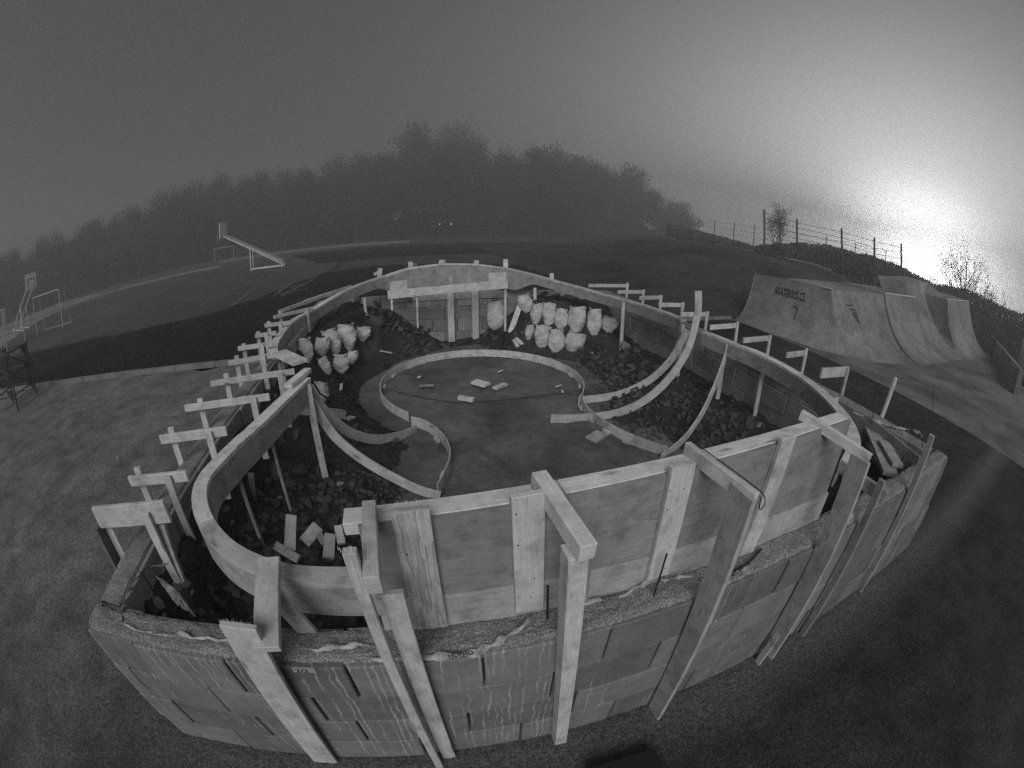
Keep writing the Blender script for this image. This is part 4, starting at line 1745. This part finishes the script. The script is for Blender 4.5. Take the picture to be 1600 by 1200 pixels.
for i, (b, lab, tl, bk, dr) in enumerate((
        ((757, 470, 789, 517), 'lone upright sack before the back wall with a knotted top', .05, 0, True),
        ((815, 459, 838, 489), 'half empty sack slumped over the left end of the right pile', -.35, .2, False),
        ((826, 474, 847, 508), 'first full sack of the right upper row', .0, .1, True),
        ((846, 473, 868, 511), 'second sack of the right upper row, with a notched rim', .05, .1, True),
        ((865, 482, 886, 516), 'third sack of the right upper row, plain and narrow', -.02, .1, True),
        ((884, 479, 913, 522), 'widest sack of the right upper row with a rolled rim', .0, .1, False),
        ((912, 482, 937, 526), 'tall sack of the right upper row leaning to the left', .08, .1, True),
        ((937, 494, 964, 520), 'rightmost white sack under the heap of dark soil', .05, .1, True),
        ((818, 507, 833, 532), 'small torn sack at the left of the right lower row', .0, .1, True),
        ((832, 508, 860, 545), 'large round sack at the left front of the right pile', .15, .1, False),
        ((855, 515, 881, 552), 'crumpled sack in the middle of the right lower row', .0, .1, True),
        ((876, 518, 908, 550), 'creased sack at the right of the right lower row', .25, .1, False))):
    sack(*b, lab, GR, tl, i + 2, bk, dr)

# ------------------------------------------------------------------ skate ramps
ribs = [((11.30, 9.15), (12.75, 9.9, 1.45)), ((11.45, 7.7), (12.8, 8.35, 1.51)), ((11.75, 6.2), (12.82, 7.2, 1.57)), ((12.9, 4.9), (12.84, 6.6, 1.60)), ((14.8, 4.5), (12.9, 6.52, 1.60))]
ribs2 = [((14.82, 4.5), (12.92, 6.54, 1.60)), ((15.4, 4.5), (14.2, 6.5, 1.67)), ((15.9, 4.5), (15.6, 6.45, 1.73)), ((16.1, 4.5), (16.2, 6.4, 1.76))]
ribs3 = [((16.1, 4.25), (16.2, 6.35, 1.80)), ((17.7, 4.25), (18.0, 6.42, 1.85)), ((19.3, 4.25), (19.8, 6.5, 1.90))]
ribs4 = [((19.4, 4.3), (19.9, 6.8, 1.75)), ((20.2, 4.35), (20.6, 7.6, 2.37)), ((22.2, 4.3), (24.2, 7.6, 2.73)), ((22.8, 4.2), (23.28, 6.0, 2.22))]
ribs5 = [((22.8, 4.2), (23.3, 6.0, 2.23)), ((25.3, 4.2), (26.0, 6.0, 2.38)), ((30.5, 4.2), (28.5, 6.05, 2.54))]


def ribpt(f, tp, t_):
    tm = R(68)
    a = tm * t_
    x = math.sin(a) / math.sin(tm)
    z = (1 - math.cos(a)) / (1 - math.cos(tm))
    return (f[0] + (tp[0] - f[0]) * x, f[1] + (tp[1] - f[1]) * x, .012 + (tp[2] - .012) * z)


def rampS(rb, s, t_):
    n = len(rb) - 1
    x = s * n
    i = min(n - 1, int(x))
    k = x - i
    f = [rb[i][0][c] * (1 - k) + rb[i + 1][0][c] * k for c in (0, 1)]
    tp = [rb[i][1][c] * (1 - k) + rb[i + 1][1][c] * k for c in (0, 1, 2)]
    return W(*ribpt(f, tp, t_))


def ramp(label, rb, deck=(0, 1.6), lip=None, closed=(False, False)):
    t = thing('skate_ramp', label, 'ramp', W(*rb[0][0], 0), 'concrete skate ramps on the right')
    mb = MB()
    mb.smooth = True
    NS, NT_ = 8 * (len(rb) - 1), 16
    for i in range(NS + 1):
        for j in range(NT_ + 1):
            mb.v.append(rampS(rb, i / NS, j / NT_))
    for i in range(NS):
        for j in range(NT_):
            a = i * (NT_ + 1) + j
            mb.quad((a, a + 1, a + NT_ + 2, a + NT_ + 1))
    mb.build('transition', M['ramp'], t)
    # deck behind and side walls down to the ground
    mb = MB()
    secs = []
    for i in range(NS + 1):
        p = rampS(rb, i / NS, 1)
        q = p + (U * deck[0] + V * deck[1])
        b = Vector((p.x, p.y, 0))
        c = Vector((q.x, q.y, 0))
        q = q - Zv * .06
        secs.append([p, q, c, b])
    mb.sweep(secs)
    mb.build('deck', M['ramp'], t)
    for e, on in ((0, closed[0]), (1, closed[1])):
        if on:
            mb = MB()
            P = [rampS(rb, e, j / NT_) for j in range(NT_ + 1)]
            P += [Vector((P[-1].x, P[-1].y, 0))]
            mb.v = P + [q + (U * (-.03 if e == 0 else .03)) for q in P]
            n = len(P)
            mb.quad(tuple(range(n)))
            mb.quad(tuple(range(2 * n - 1, n - 1, -1)))
            for k in range(n):
                mb.quad((k, (k + 1) % n, n + (k + 1) % n, n + k))
            mb.build('side_wall', M['ramp'], t)
    if lip:
        mb = MB()
        pts = [rampS(rb, lip[0] + (lip[1] - lip[0]) * i / 10, 1) + Zv * .012 for i in range(11)]
        mb.tube(pts, .03, 8)
        mb.build('steel_coping', M['lip'], t)
    return t


r1 = ramp('nearest high concrete bank with SKATEROCK lettering near its top edge', ribs, (1.6, .2), (.60, .78), (True, False))
ramp('dished concrete bank right of the diagonal hip with a small black emblem', ribs2, (0, 2.2), None, (False, False))
ramp('concrete quarter pipe with a bright straight steel coping', ribs3, (0, 2.2), (0, 1), (True, True))
ramp('taller narrow concrete bank behind the steel coped quarter pipe', ribs4, (0, 1.5), None, (True, True))
ramp('last quarter pipe at the far right of the ramps', ribs5, (.2, 2.6), (0, 1), (False, True))
struct(sheet('ramp_slab', [W(11.38, -5), W(24, -5), W(24, 1.9), W(38, 6.0), W(29, 5.2), W(20, 5.0), W(15, 5.0), W(12.5, 6), W(11.8, 9.4), W(11.3, 9.3)], .010, M['rampslab'], 0))
# low wall at the right edge of the slab
kerbrun('low_wall', [W(37, 5.7), W(24, 1.9), W(20, .7)], .25, .95, M['ramp'])


def surf_text(word, rb, s0, s1, t0, t1, parent, mat='ink', strokes=None):
    if strokes is None:
        me = text_mesh(word)
        X = max(v.co.x for v in me.vertices)
        Y = max(v.co.y for v in me.vertices)
        for v in me.vertices:
            x, y = v.co.x / X, v.co.y / Y
            s, t_ = s0 + (s1 - s0) * x, t0 + (t1 - t0) * y
            p = rampS(rb, s, t_)
            a = rampS(rb, s + .01, t_) - p
            b = rampS(rb, s, t_ + .01) - p
            n_ = a.cross(b).normalized()
            if n_.dot(Vector((0, 0, CAM_H)) - p) < 0:
                n_ = -n_
            v.co = p + n_ * .02
        me.materials.append(M[mat])
        o = bpy.data.objects.new('lettering', me)
        COL.objects.link(o)
    else:
        mb = MB()
        for st in strokes:
            pts = []
            for x, y in st:
                s, t_ = s0 + (s1 - s0) * x, t0 + (t1 - t0) * y
                p = rampS(rb, s, t_)
                pts.append(p + (Vector((0, 0, CAM_H)) - p).normalized() * .01)
            mb.tube(pts, .018, 4)
        o = mb.build('painted_mark', M[mat])
    attachw(o, parent)


surf_text('SKATEROCK.CZ', ribs, .17, .42, .80, .90, r1)
surf_text('', ribs, .33, .37, .52, .70, r1, 'ink', [[(0, 1), (1, 1), (.7, 0)]])
r2 = [o for o in COL.objects if o.name == 'skate_ramp.001'][0]
surf_text('', ribs2, .10, .22, .66, .86, r2, 'ink', [[(0, 1), (1, 1)], [(.2, .8), (.5, .8), (.62, 0)], [(.6, .8), (.95, .8), (.8, .1)]])
# path and pale strips on the embankment
def draped(name, pix, wid, mat):
    mb = MB()
    secs = []
    P = []
    for i in range(len(pix) - 1):
        for k in range(5):
            P.append((pix[i][0] + (pix[i + 1][0] - pix[i][0]) * k / 5, pix[i][1] + (pix[i + 1][1] - pix[i][1]) * k / 5, pix[i][2] + (pix[i + 1][2] - pix[i][2]) * k / 5))
    P.append(pix[-1])
    for (x, y, d_) in P:
        p = atdist(x, y, d_)
        u, v = UV(p)
        p.z = hillz(u, v) + .10
        q = p + Vector((p.x, p.y, 0)).normalized() * wid
        u, v = UV(q)
        q.z = hillz(u, v) + .12
        secs.append([p, q, q - Zv * .1, p - Zv * .1])
    mb.sweep(secs)
    struct(mb.build(name, mat))


draped('path', [(1045, 372, 40), (1100, 388, 36), (1160, 402, 32), (1230, 412, 30), (1300, 424, 30)], 1.6, M['sand'])

# ------------------------------------------------------------------ hoops, goals, steel stand
def hoop(label, rear, front, bz, bh, bw, group):
    """basketball stand: slanting twin arms from a base frame to the board"""
    t = thing('basketball_stand', label, 'basketball hoop', rear, group)
    d = Vector((front.x - rear.x, front.y - rear.y, 0))
    L = d.length
    d.normalize()
    s = d.cross(Zv)
    for k in (-.35, .35):
        a = rear + s * k + Zv * .25
        b = front + s * k * .8 + Zv * (bz + .15)
        mb = MB()
        mb.tube([a, b], .045, 6)
        mb.build('arm', M['white'], t)
        mb = MB()
        q = a.lerp(b, .52)
        mb.tube([Vector((q.x, q.y, 0)), q], .04, 6)
        mb.build('leg', M['white'], t)
        mb = MB()
        mb.tube([Vector((a.x, a.y, .12)), Vector((q.x, q.y, .12))], .045, 6)
        mb.tube([Vector((a.x, a.y, 0)), a], .04, 6)
        mb.build('base_bar', M['white'], t)
        mb = MB()
        mb.tube([a + Zv * .25, b + Zv * .12], .03, 6)
        mb.build('upper_arm', M['dullwhite'], t)
    mb = MB()
    mb.board(front + Zv * bz, front + Zv * (bz + bh), bw, .05, s)
    bo = mb.build('backboard', M['white'], t)
    mb = MB()
    for (a, b) in (((-.3, .15), (-.3, .6)), ((-.3, .6), (.3, .6)), ((.3, .6), (.3, .15))):
        mb.tube([front + s * a[0] + d * .035 + Zv * (bz + a[1]), front + s * b[0] + d * .035 + Zv * (bz + b[1])], .025, 4)
    mb.build('target_square', M['steel'], bo)
    mb = MB()
    c = front + d * .38 + Zv * (bz + .15)
    mb.tube([c + Vector((math.cos(R(a)) * .23, math.sin(R(a)) * .23, 0)) for a in range(0, 361, 24)], .012, 5, None, False)
    mb.tube([front + Zv * (bz + .15), c - d * .23], .02, 5)
    mb.build('rim', M['dullwhite'], t)
    mb = MB()
    for a in range(0, 360, 40):
        p = c + Vector((math.cos(R(a)) * .23, math.sin(R(a)) * .23, 0))
        q = c + Vector((math.cos(R(a + 25)) * .12, math.sin(R(a + 25)) * .12, -.4))
        mb.tube([p, q], .012, 4)
    mb.build('net', M['dullwhite'], t)
    return t


hoop('basketball stand beyond the rim crest, its board turned away to the left', at(443, 417, 0), Vector((at(443, 417, 0).lerp(at(395, 423, 0), 1.95)[0], at(443, 417, 0).lerp(at(395, 423, 0), 1.95)[1], 0)), 2.85, 1.15, 1.5, 'basketball stands on the sports court')
rr_ = at(27, 517, 0)
ff = atdist(51, 470, 33)
hoop('basketball stand at the far left, board facing the camera', Vector((rr_.x, rr_.y, 0)), Vector((ff.x, ff.y, 0)), 2.75, .95, .95, 'basketball stands on the sports court')


def goal(label, a, b, h, depth):
    t = thing('goal_frame', label, 'goal', a, 'goal frames on the sports court')
    d = (b - a)
    s = Vector((d.y, -d.x, 0)).normalized()
    if s.y < 0:
        s = -s
    for q in (a, b):
        mb = MB()
        mb.tube([q, q + Zv * h], .05, 6)
        mb.build('post', M['dullwhite'], t)
        mb = MB()
        mb.tube([q + Zv * h, q + Zv * (h - .05) + s * depth * .6, q + s * depth], .03, 6)
        mb.build('rear_stay', M['dullwhite'], t)
    mb = MB()
    mb.tube([a + Zv * h, b + Zv * h], .05, 6)
    mb.build('crossbar', M['dullwhite'], t)
    mb = MB()
    mb.tube([a + s * depth + Zv * .03, b + s * depth + Zv * .03], .03, 6)
    mb.build('ground_bar', M['dullwhite'], t)


goal('white goal frame at the left beside the basketball board', at(59, 523, 0), at(99, 511, 0), 2.1, 1.1)
goal('faint goal frame far away below the right basketball board', at(336, 411, 0), at(366, 407, 0), 1.9, 1.0)
ga = at(0, 535, 0)
goal('goal frame cut by the left edge of the picture', at(-22, 545, 0), at(14, 532, 0), 2.1, 1.1)

# steel stand with triangular steps at the left edge
cA = at(58, 617, 0)
st = thing('steel_stand', 'dark steel stand with triangular step plates and pale upper pipes at the left edge', 'steel stand', cA)
e1 = (at(20, 650, 0) - cA)
e1.z = 0
e1 = e1.normalized() * 1.0
e2 = Vector((-e1.y, e1.x, 0)) * 1.15
if e2.x > 0:
    e2 = -e2
cr = [cA, cA + e1, cA + e1 + e2, cA + e2]
for q in cr:
    mb = MB()
    mb.tube([q, q + Zv * 1.35 + (cA - q) * .12], .028, 6)
    mb.build('leg', M['steel'], st)
    mb = MB()
    mb.tube([q + Zv * 1.35 + (cA - q) * .12, q + Zv * 2.25 + (cA - q) * .2], .022, 6)
    mb.build('upper_pipe', M['dullwhite'], st)
for z in (.35, .8, 1.3):
    for i in range(4):
        a, b = cr[i] + Zv * z + (cA - cr[i]) * .09 * z, cr[(i + 1) % 4] + Zv * z + (cA - cr[(i + 1) % 4]) * .09 * z
        mb = MB()
        mb.tube([a, b], .02, 6)
        mb.build('cross_bar', M['steel'], st)
        if z < 1:
            mb = MB()
            mb.tube([a, b + Zv * .45], .015, 6)
            mb.build('diagonal', M['steel'], st)
for k, z in enumerate((.5, .9, 1.28)):
    for i in (0, 1, 2):
        a = cr[i] + Zv * z
        b = cr[(i + 1) % 4] + Zv * z
        p = a.lerp(b, .05)
        mb = MB()
        d = (b - a).normalized()
        nn = d.cross(Zv) * .008
        q = [p, p + d * .26, p + d * .03 - Zv * .34]
        mb.v = [x + nn for x in q] + [x - nn for x in q]
        mb.quad((0, 1, 2))
        mb.quad((5, 4, 3))
        for c in range(3):
            mb.quad((c, (c + 1) % 3, 3 + (c + 1) % 3, 3 + c))
        mb.build('triangular_plate', M['steel'], st)

# dark lid edge at the bottom of the picture
p = [at(915, 1200, .10), at(1022, 1167, .10), at(1045, 1215, .10), at(930, 1240, .10)]
mb = MB()
mb.v = [Vector(q) for q in p] + [Vector((q.x, q.y, 0)) for q in p]
for f in ((0, 1, 2, 3), (7, 6, 5, 4), (0, 4, 5, 1), (1, 5, 6, 2), (2, 6, 7, 3), (3, 7, 4, 0)):
    mb.quad(f)
tag(mb.build('black_box', M['black'], bevel=.006), 'black box corner on the ground at the bottom edge of the picture', 'box')
# tiny scraps on the slab
for x, y in ((184, 714), (132, 640)):
    mb = MB()
    q = at(x, y, .012)
    mb.frame(q, U, V, Zv, .03, .02, .006)
    tag(mb.build('paper_scrap', M['dullwhite']), 'tiny pale scrap lying on the slab left of the wall' if y > 700 else 'fainter pale scrap further up the slab', 'scrap')

# ------------------------------------------------------------------ fences
def fence(label, pts, hgt, mat, wires, r=.04, mesh=False):
    """pts: ground points of posts"""
    t = thing('fence', label, 'fence', pts[0], None)
    pm = None
    for p in pts:
        mb = MB()
        mb.tube([p - Zv * .1, p + Zv * hgt], r, 6)
        mb.build('post', mat, t)
    for k in range(wires):
        z = hgt * (k + .6) / wires
        mb = MB()
        for a, b in zip(pts, pts[1:]):
            mb.tube([a + Zv * z, b + Zv * z], r * .22, 4, None, False)
        mb.build('wire', mat, t)
    return t


# large posts on the embankment right
FP = []
for x, yt, yb in ((1194, 327, 400), (1245, 342, 420), (1315, 357, 436), (1366, 371, 452), (1408, 381, 456)):
    d_ = 3.6 / ((yb - yt) / 680)
    p = atdist(x, yb, d_)
    p.z = min(p.z, hillz(*UV(p)))
    FP.append(p)
t = thing('fence', 'tall wire fence with dark posts on the embankment behind the ramps', 'fence', FP[0])
tops = []
for p, (x, yt) in zip(FP, ((1194, 327), (1245, 342), (1315, 357), (1366, 371), (1408, 381))):
    tp = over(x, yt, p)
    tops.append(tp)
    mb = MB()
    mb.tube([p - Zv * .1, tp], .075, 8)
    mb.build('post', M['fence'], t)
for k in range(9):
    mb = MB()
    f = (k + .5) / 9.2
    for i in range(len(FP) - 1):
        mb.tube([FP[i].lerp(tops[i], f), FP[i + 1].lerp(tops[i + 1], f)], .014, 4, None, False)
    mb.build('wire', M['fence'], t)
# smaller fence behind
pts = []
for x, y, d_ in ((1041, 372, 60), (1065, 374, 58), (1090, 377, 56), (1115, 380, 54), (1145, 388, 52), (1176, 396, 50), (1288, 414, 48), (1333, 426, 46), (1380, 440, 45)):
    p = atdist(x, y, d_)
    p.z = max(hillz(*UV(p)) - .1, min(p.z, 2.4) if x > 1200 else hillz(*UV(p)))
    pts.append(p)
fence('smaller wire fence running away along the top of the embankment', pts, 3.0, M['fence'], 5, .05)
p = atdist(1509, 478, 38)
p.z = hillz(*UV(p))
mb = MB()
mb.tube([p, over(1510, 410, p)], .06, 6)
tag(mb.build('steel_post', M['fence']), 'lone post in front of the bare tree on the right', 'post')
# far fence before the wood
for lab, rng_, d_, hh in (('long pale post fence before the dark wood, left half', range(110, 520, 21), 74, 3.0), ('long pale post fence before the dark wood, right half', range(520, 1040, 24), 82, 3.2)):
    pts = []
    for x in rng_:
        # ground point at that distance
        dd = d_ if x > 300 else 60 + (x - 110) * .06
        h_ = ray(x, 400)
        h_ = Vector((h_.x, h_.y, 0)).normalized()
        pts.append(h_ * dd)
    fence(lab, pts, hh, M['fencefar'], 1, .04)

# ------------------------------------------------------------------ trees
def limb(mb, p, d, L, r, depth, rnd, tips, up=.12):
    n = 4
    pts = [p.copy()]
    for i in range(n):
        d = (d + Vector((rnd.uniform(-.22, .22), rnd.uniform(-.22, .22), rnd.uniform(-.05, .25) * up * 4))).normalized()
        p = p + d * (L / n)
        pts.append(p.copy())
    mb.tube(pts, r, 5 if depth > 1 else 4, r * .55, False)
    tips.append(p.copy())
    if depth > 0:
        k = 3 if depth > 1 else 4
        for c in range(k):
            q = pts[rnd.randint(2, n)]
            a = rnd.uniform(0, 6.28)
            nd = (d * .8 + Vector((math.cos(a), math.sin(a), rnd.uniform(-.1, .6))) * rnd.uniform(.5, .9)).normalized()
            limb(mb, q, nd, L * rnd.uniform(.55, .75), r * .5, depth - 1, rnd, tips, up)


def treemesh(seed, H, spread, leaves, lsize, depth=3, narrow=1.0):
    rnd = random.Random(seed)
    tb = MB()
    tips = []
    base = [Vector((0, 0, -.3)), Vector((rnd.uniform(-.02, .02) * H, 0, H * .22)), Vector((rnd.uniform(-.03, .03) * H, rnd.uniform(-.02, .02) * H, H * .5)), Vector((rnd.uniform(-.04, .04) * H, 0, H * .8))]
    tb.tube(base, H * .016, 7, H * .005, False)
    for i in range(13):
        f = rnd.uniform(.18, .8)
        k = f * 3
        j = min(2, int(k * .999))
        q = base[j].lerp(base[j + 1], k - j) if False else Vector((0, 0, H * f * .98))
        a = rnd.uniform(0, 6.28)
        d = Vector((math.cos(a), math.sin(a), rnd.uniform(.35, 1.3) / narrow)).normalized()
        limb(tb, q, d, H * spread * (1.1 - f * .6), H * .006, depth - 1, rnd, tips)
    lb = MB()
    for _ in range(leaves):
        c = rnd.choice(tips)
        c = c + Vector((rnd.gauss(0, 1), rnd.gauss(0, 1), rnd.gauss(0, .8))) * H * .055
        s = lsize * rnd.uniform(.5, 1.3)
        n_ = Vector((rnd.gauss(0, 1), rnd.gauss(0, 1), rnd.gauss(0, 1))).normalized()
        a = n_.orthogonal().normalized()
        b = n_.cross(a)
        i = len(lb.v)
        lb.v += [c + a * s, c + b * s * .6, c - a * s, c - b * s * .6]
        lb.quad((i, i + 1, i + 2, i + 3))
    return tb.mesh('trunk'), lb.mesh('crown')


protos = []
for i, (sp, lv, ls, nr) in enumerate(((.30, 5200, .012, 1.0), (.27, 4600, .012, 1.2), (.34, 6000, .012, .9), (.24, 4200, .012, 1.4), (.30, 3600, .011, 1.0))):
    a, b = treemesh(100 + i, 1.0, sp, lv, ls, 3, nr)
    a.materials.append(M['bark'])
    b.materials.append(M['leaf'])
    protos.append((a, b))


def tree(loc, H, k, lab, group, wide=1.0, cat='tree'):
    t = thing('tree', lab, cat, loc, group)
    t.rotation_euler = (0, 0, random.uniform(0, 6.28))
    for nm, me in zip(('trunk', 'crown'), protos[k]):
        o = bpy.data.objects.new(nm, me)
        COL.objects.link(o)
        o.parent = t
        o.scale = (H * wide, H * wide, H)
    return t


prof = [(-60, 390), (0, 400), (60, 388), (110, 372), (160, 350), (200, 338), (250, 318), (300, 300), (350, 290), (400, 284), (440, 278), (480, 276), (520, 262), (560, 254), (600, 250), (640, 236), (665, 214), (695, 205), (725, 216), (745, 245), (770, 268), (800, 256), (840, 246), (870, 245), (905, 256), (945, 262), (985, 275), (1010, 295), (1040, 318), (1080, 330)]
random.seed(11)


def hdir(x):
    # horizontal direction whose horizon point has column x
    d = ray(x, interp([(-60, 500), (0, 479), (50, 459), (100, 442), (200, 412), (350, 381), (500, 361), (700, 349), (800, 349), (1000, 361), (1200, 389), (1300, 410), (1400, 437), (1500, 470), (1600, 512)], x))
    return Vector((d.x, d.y, 0)).normalized()


x = -50
row = 0
while x < 1075:
    ytop = interp(prof, x) + random.uniform(-3, 8)
    sect = ('left of the far left basketball board' if x < 60 else 'between the two basketball stands' if x < 330 else 'behind the right basketball stand' if x < 450 else 'above the left rear rim' if x < 560 else
            'left of the tallest trees' if x < 650 else 'behind the rim crest' if x < 760 else 'right of the crest' if x < 880 else 'above the right rear rim' if x < 980 else 'at the fading right end of the wood')
    far_ = 84 + random.uniform(-3, 6) + (6 if 640 < x < 740 else 0) + max(0, (x - 850) * .16)
    if x < 300:
        far_ = 70 + x * .03
    h_ = hdir(x)
    p = h_ * far_
    top = over(x, ytop, p)
    H = max(4, top.z) * 1.06
    big_ = 660 < x < 735
    tree(p, H, random.choice((0, 1, 2, 2) if not big_ else (0, 2)), 'tall crowned tree rising above the rest of the wood behind the crest' if big_ else '%s back row tree of the wood, %s' % ('tall' if H > 11 else 'low', sect), 'tallest trees of the wood' if big_ else 'trees of the foggy wood', 1.0 if not big_ else .75)
    # a lower one in front
    p2 = hdir(x + random.uniform(-6, 6)) * (far_ - random.uniform(5, 9))
    tree(p2, H * random.uniform(.5, .8), random.choice((0, 1, 2, 3)), 'low front row tree of the wood, %s' % sect, 'trees of the foggy wood', 1.25)
    x += random.uniform(13, 22) if x > 250 else random.uniform(16, 26)
# dense undergrowth of the wood: one mass
def leafmass(name, gen, n, s0, s1, mat, label, cat):
    lb = MB()
    for _ in range(n):
        c = gen()
        if c is None:
            continue
        s = random.uniform(s0, s1)
        n_ = Vector((random.gauss(0, 1), random.gauss(0, 1), random.gauss(0, 1))).normalized()
        a = n_.orthogonal().normalized()
        b = n_.cross(a)
        i = len(lb.v)
        lb.v += [c + a * s, c + b * s * .5, c - a * s, c - b * s * .5]
        lb.quad((i, i + 1, i + 2, i + 3))
    return stuff(tag(lb.build(name, mat, origin=(0, 0, 0)), label, cat))


def under():
    x = random.uniform(-60, 1090)
    d_ = (84 if x > 300 else 70 + x * .03) + random.uniform(-6, 5) + max(0, (x - 850) * .16)
    h_ = hdir(x)
    p = h_ * d_
    hmax = min(7, 2.5 + over(x, interp(prof, x), p).z * .35) * (.7 + .5 * noise.noise(Vector((x * .03, 0, 0))))
    p.z = random.random() ** .8 * hmax
    return p


leafmass('undergrowth', under, 60000, .22, .55, M['leaf'], 'tangled dark undergrowth along the foot of the wood', 'undergrowth')


def brush():
    x = random.uniform(1040, 1640)
    d_ = random.uniform(30, 52) if x > 1180 else random.uniform(44, 60)
    y0 = 420
    h_ = hdir(min(x, 1600))
    p = h_ * d_
    u, v = UV(p)
    g = hillz(u, v)
    top = interp([(1040, 350), (1110, 366), (1180, 386), (1240, 380), (1300, 386), (1360, 402), (1400, 414), (1440, 436), (1460, 446), (1500, 450), (1540, 468), (1600, 493), (1640, 505)], x)
    zt = over(x, top, p).z + .3 * noise.noise(Vector((x * .05, d_ * .3, 0)))
    zt = max(zt, g + .3)
    p.z = g + (zt - g) * random.random() ** 1.3
    return p


leafmass('brushwood', brush, 90000, .07, .17, M['bush'], 'low dark brushwood covering the embankment on the right', 'brushwood')


# grass blades on the dark turf next to the pit
def blades():
    r_ = random.random()
    return None


gm_ = MB()
for _ in range(16000):
    u = random.uniform(-14, 11.2) if random.random() < .8 else random.uniform(-3, 11)
    v = 7.9 + (random.random() ** 1.5) * 14 if u > -.3 else 7.35 + (random.random() ** 1.5) * 6
    if u > 6 and v < 9.4 and False:
        continue
    p = W(u, v, 0)
    a = random.uniform(0, 6.28)
    s = random.uniform(.006, .014)
    h = random.uniform(.03, .09)
    i = len(gm_.v)
    d = Vector((math.cos(a), math.sin(a), 0)) * s
    gm_.v += [p - d, p + d, p + Vector((random.uniform(-.03, .03), random.uniform(-.03, .03), h))]
    gm_.quad((i, i + 1, i + 2))
stuff(tag(gm_.build('grass', M['grass'], origin=W(0, 10, 0)), 'short dark grass blades on the turf behind the pit', 'grass'))


def baretree(loc, H, lab, twigs, leafn, seed, spread=.3):
    rnd = random.Random(seed)
    t = thing('tree', lab, 'tree', loc)
    tb = MB()
    tips = []
    for i in range(twigs):
        a = rnd.uniform(0, 6.28)
        d = Vector((math.cos(a) * spread * 1.4, math.sin(a) * spread * 1.4, 1)).normalized()
        limb(tb, Vector((rnd.uniform(-.1, .1), rnd.uniform(-.1, .1), 0)) * H, d, H * rnd.uniform(.35, .5), H * .010, 3, rnd, tips, .3)
    for v in range(len(tb.v)):
        tb.v[v] = tb.v[v] + Vector(loc)
    tb.build('trunk', M['bark'], t)
    lb = MB()
    for _ in range(leafn):
        c = rnd.choice(tips) + Vector((rnd.gauss(0, 1), rnd.gauss(0, 1), rnd.gauss(0, 1))) * H * .03 + Vector(loc)
        s = H * .008 * rnd.uniform(.6, 1.5)
        n_ = Vector((rnd.gauss(0, 1), rnd.gauss(0, 1), rnd.gauss(0, 1))).normalized()
        a = n_.orthogonal().normalized()
        b = n_.cross(a)
        i = len(lb.v)
        lb.v += [c + a * s, c + b * s * .6, c - a * s, c - b * s * .6]
        lb.quad((i, i + 1, i + 2, i + 3))
    lb.build('crown', M['bush'], t)


def placed(x, yb, d_):
    p = hdir(x) * d_
    p.z = hillz(*UV(p)) - .1
    return p


p = placed(1508, 470, 36)
baretree(p, (over(1508, 388, p).z - p.z) * 1.12, 'bare rounded tree before the bright glow on the right', 7, 1200, 5, .33)
p = placed(1213, 390, 44)
baretree(p, (over(1213, 322, p).z - p.z) * 1.1, 'lone leafy tree behind the tall fence posts', 5, 3500, 8, .2)
p = placed(1463, 452, 42)
baretree(p, (over(1463, 428, p).z - p.z) * 1.1, 'small bush at the foot of the glow left of the bare tree', 5, 900, 9, .35)
p = placed(1590, 500, 30)
baretree(p, (over(1590, 470, p).z - p.z) * 1.1, 'dark bush at the right edge of the picture', 6, 1500, 12, .35)
p = placed(1545, 480, 34)
baretree(p, (over(1545, 447, p).z - p.z) * 1.1, 'ragged bush right of the bare tree', 6, 1600, 13, .3)

# two tiny far lamps in the wood
lm = NT('lamp_glow', .5)
lm.b.inputs['Emission Color'].default_value = (1, 1, 1, 1)
lm.b.inputs['Emission Strength'].default_value = 1.2
for x, y in ((687, 350), (705, 350)):
    c = atdist(x, y, 76)
    tl = thing('street_lamp', 'tiny far lamp shining through the wood, the left one of two' if x < 700 else 'tiny far lamp shining through the wood, the right brighter one', 'lamp', Vector((c.x, c.y, 0)), 'two far lamps in the wood')
    mb = MB()
    mb.tube([Vector((c.x, c.y, 0)), c - Zv * .1], .05, 6)
    mb.build('pole', M['fence'], tl)
    mb = MB()
    mb.tube([c - Zv * .1, c + Zv * .08], .1 if x > 700 else .07, 8)
    mb.build('lamp_head', lm.m, tl)

# ------------------------------------------------------------------ haze
hz = MB()
hz.frame(Vector((0, 0, 12.5)), Vector((1, 0, 0)), Vector((0, 1, 0)), Zv, 170, 170, 14.0)
ho = hz.build('haze', M['black'], origin=(0, 0, 0))
hm = bpy.data.materials.new('fog_air')
hm.use_nodes = True
hn = hm.node_tree.nodes
hn.clear()
out = hn.new('ShaderNodeOutputMaterial')
pv = hn.new('ShaderNodeVolumePrincipled')
pv.inputs['Color'].default_value = (.56, .56, .56, 1)
pv.inputs['Density'].default_value = .0120
pv.inputs['Anisotropy'].default_value = .3
hm.node_tree.links.new(pv.outputs[0], out.inputs['Volume'])
ho.data.materials.clear()
ho.data.materials.append(hm)
stuff(ho)
ho['label'] = 'night fog hanging over the whole field'
ho['category'] = 'haze'

# drop helper properties
for o in COL.objects:
    if 'org' in o:
        del o['org']
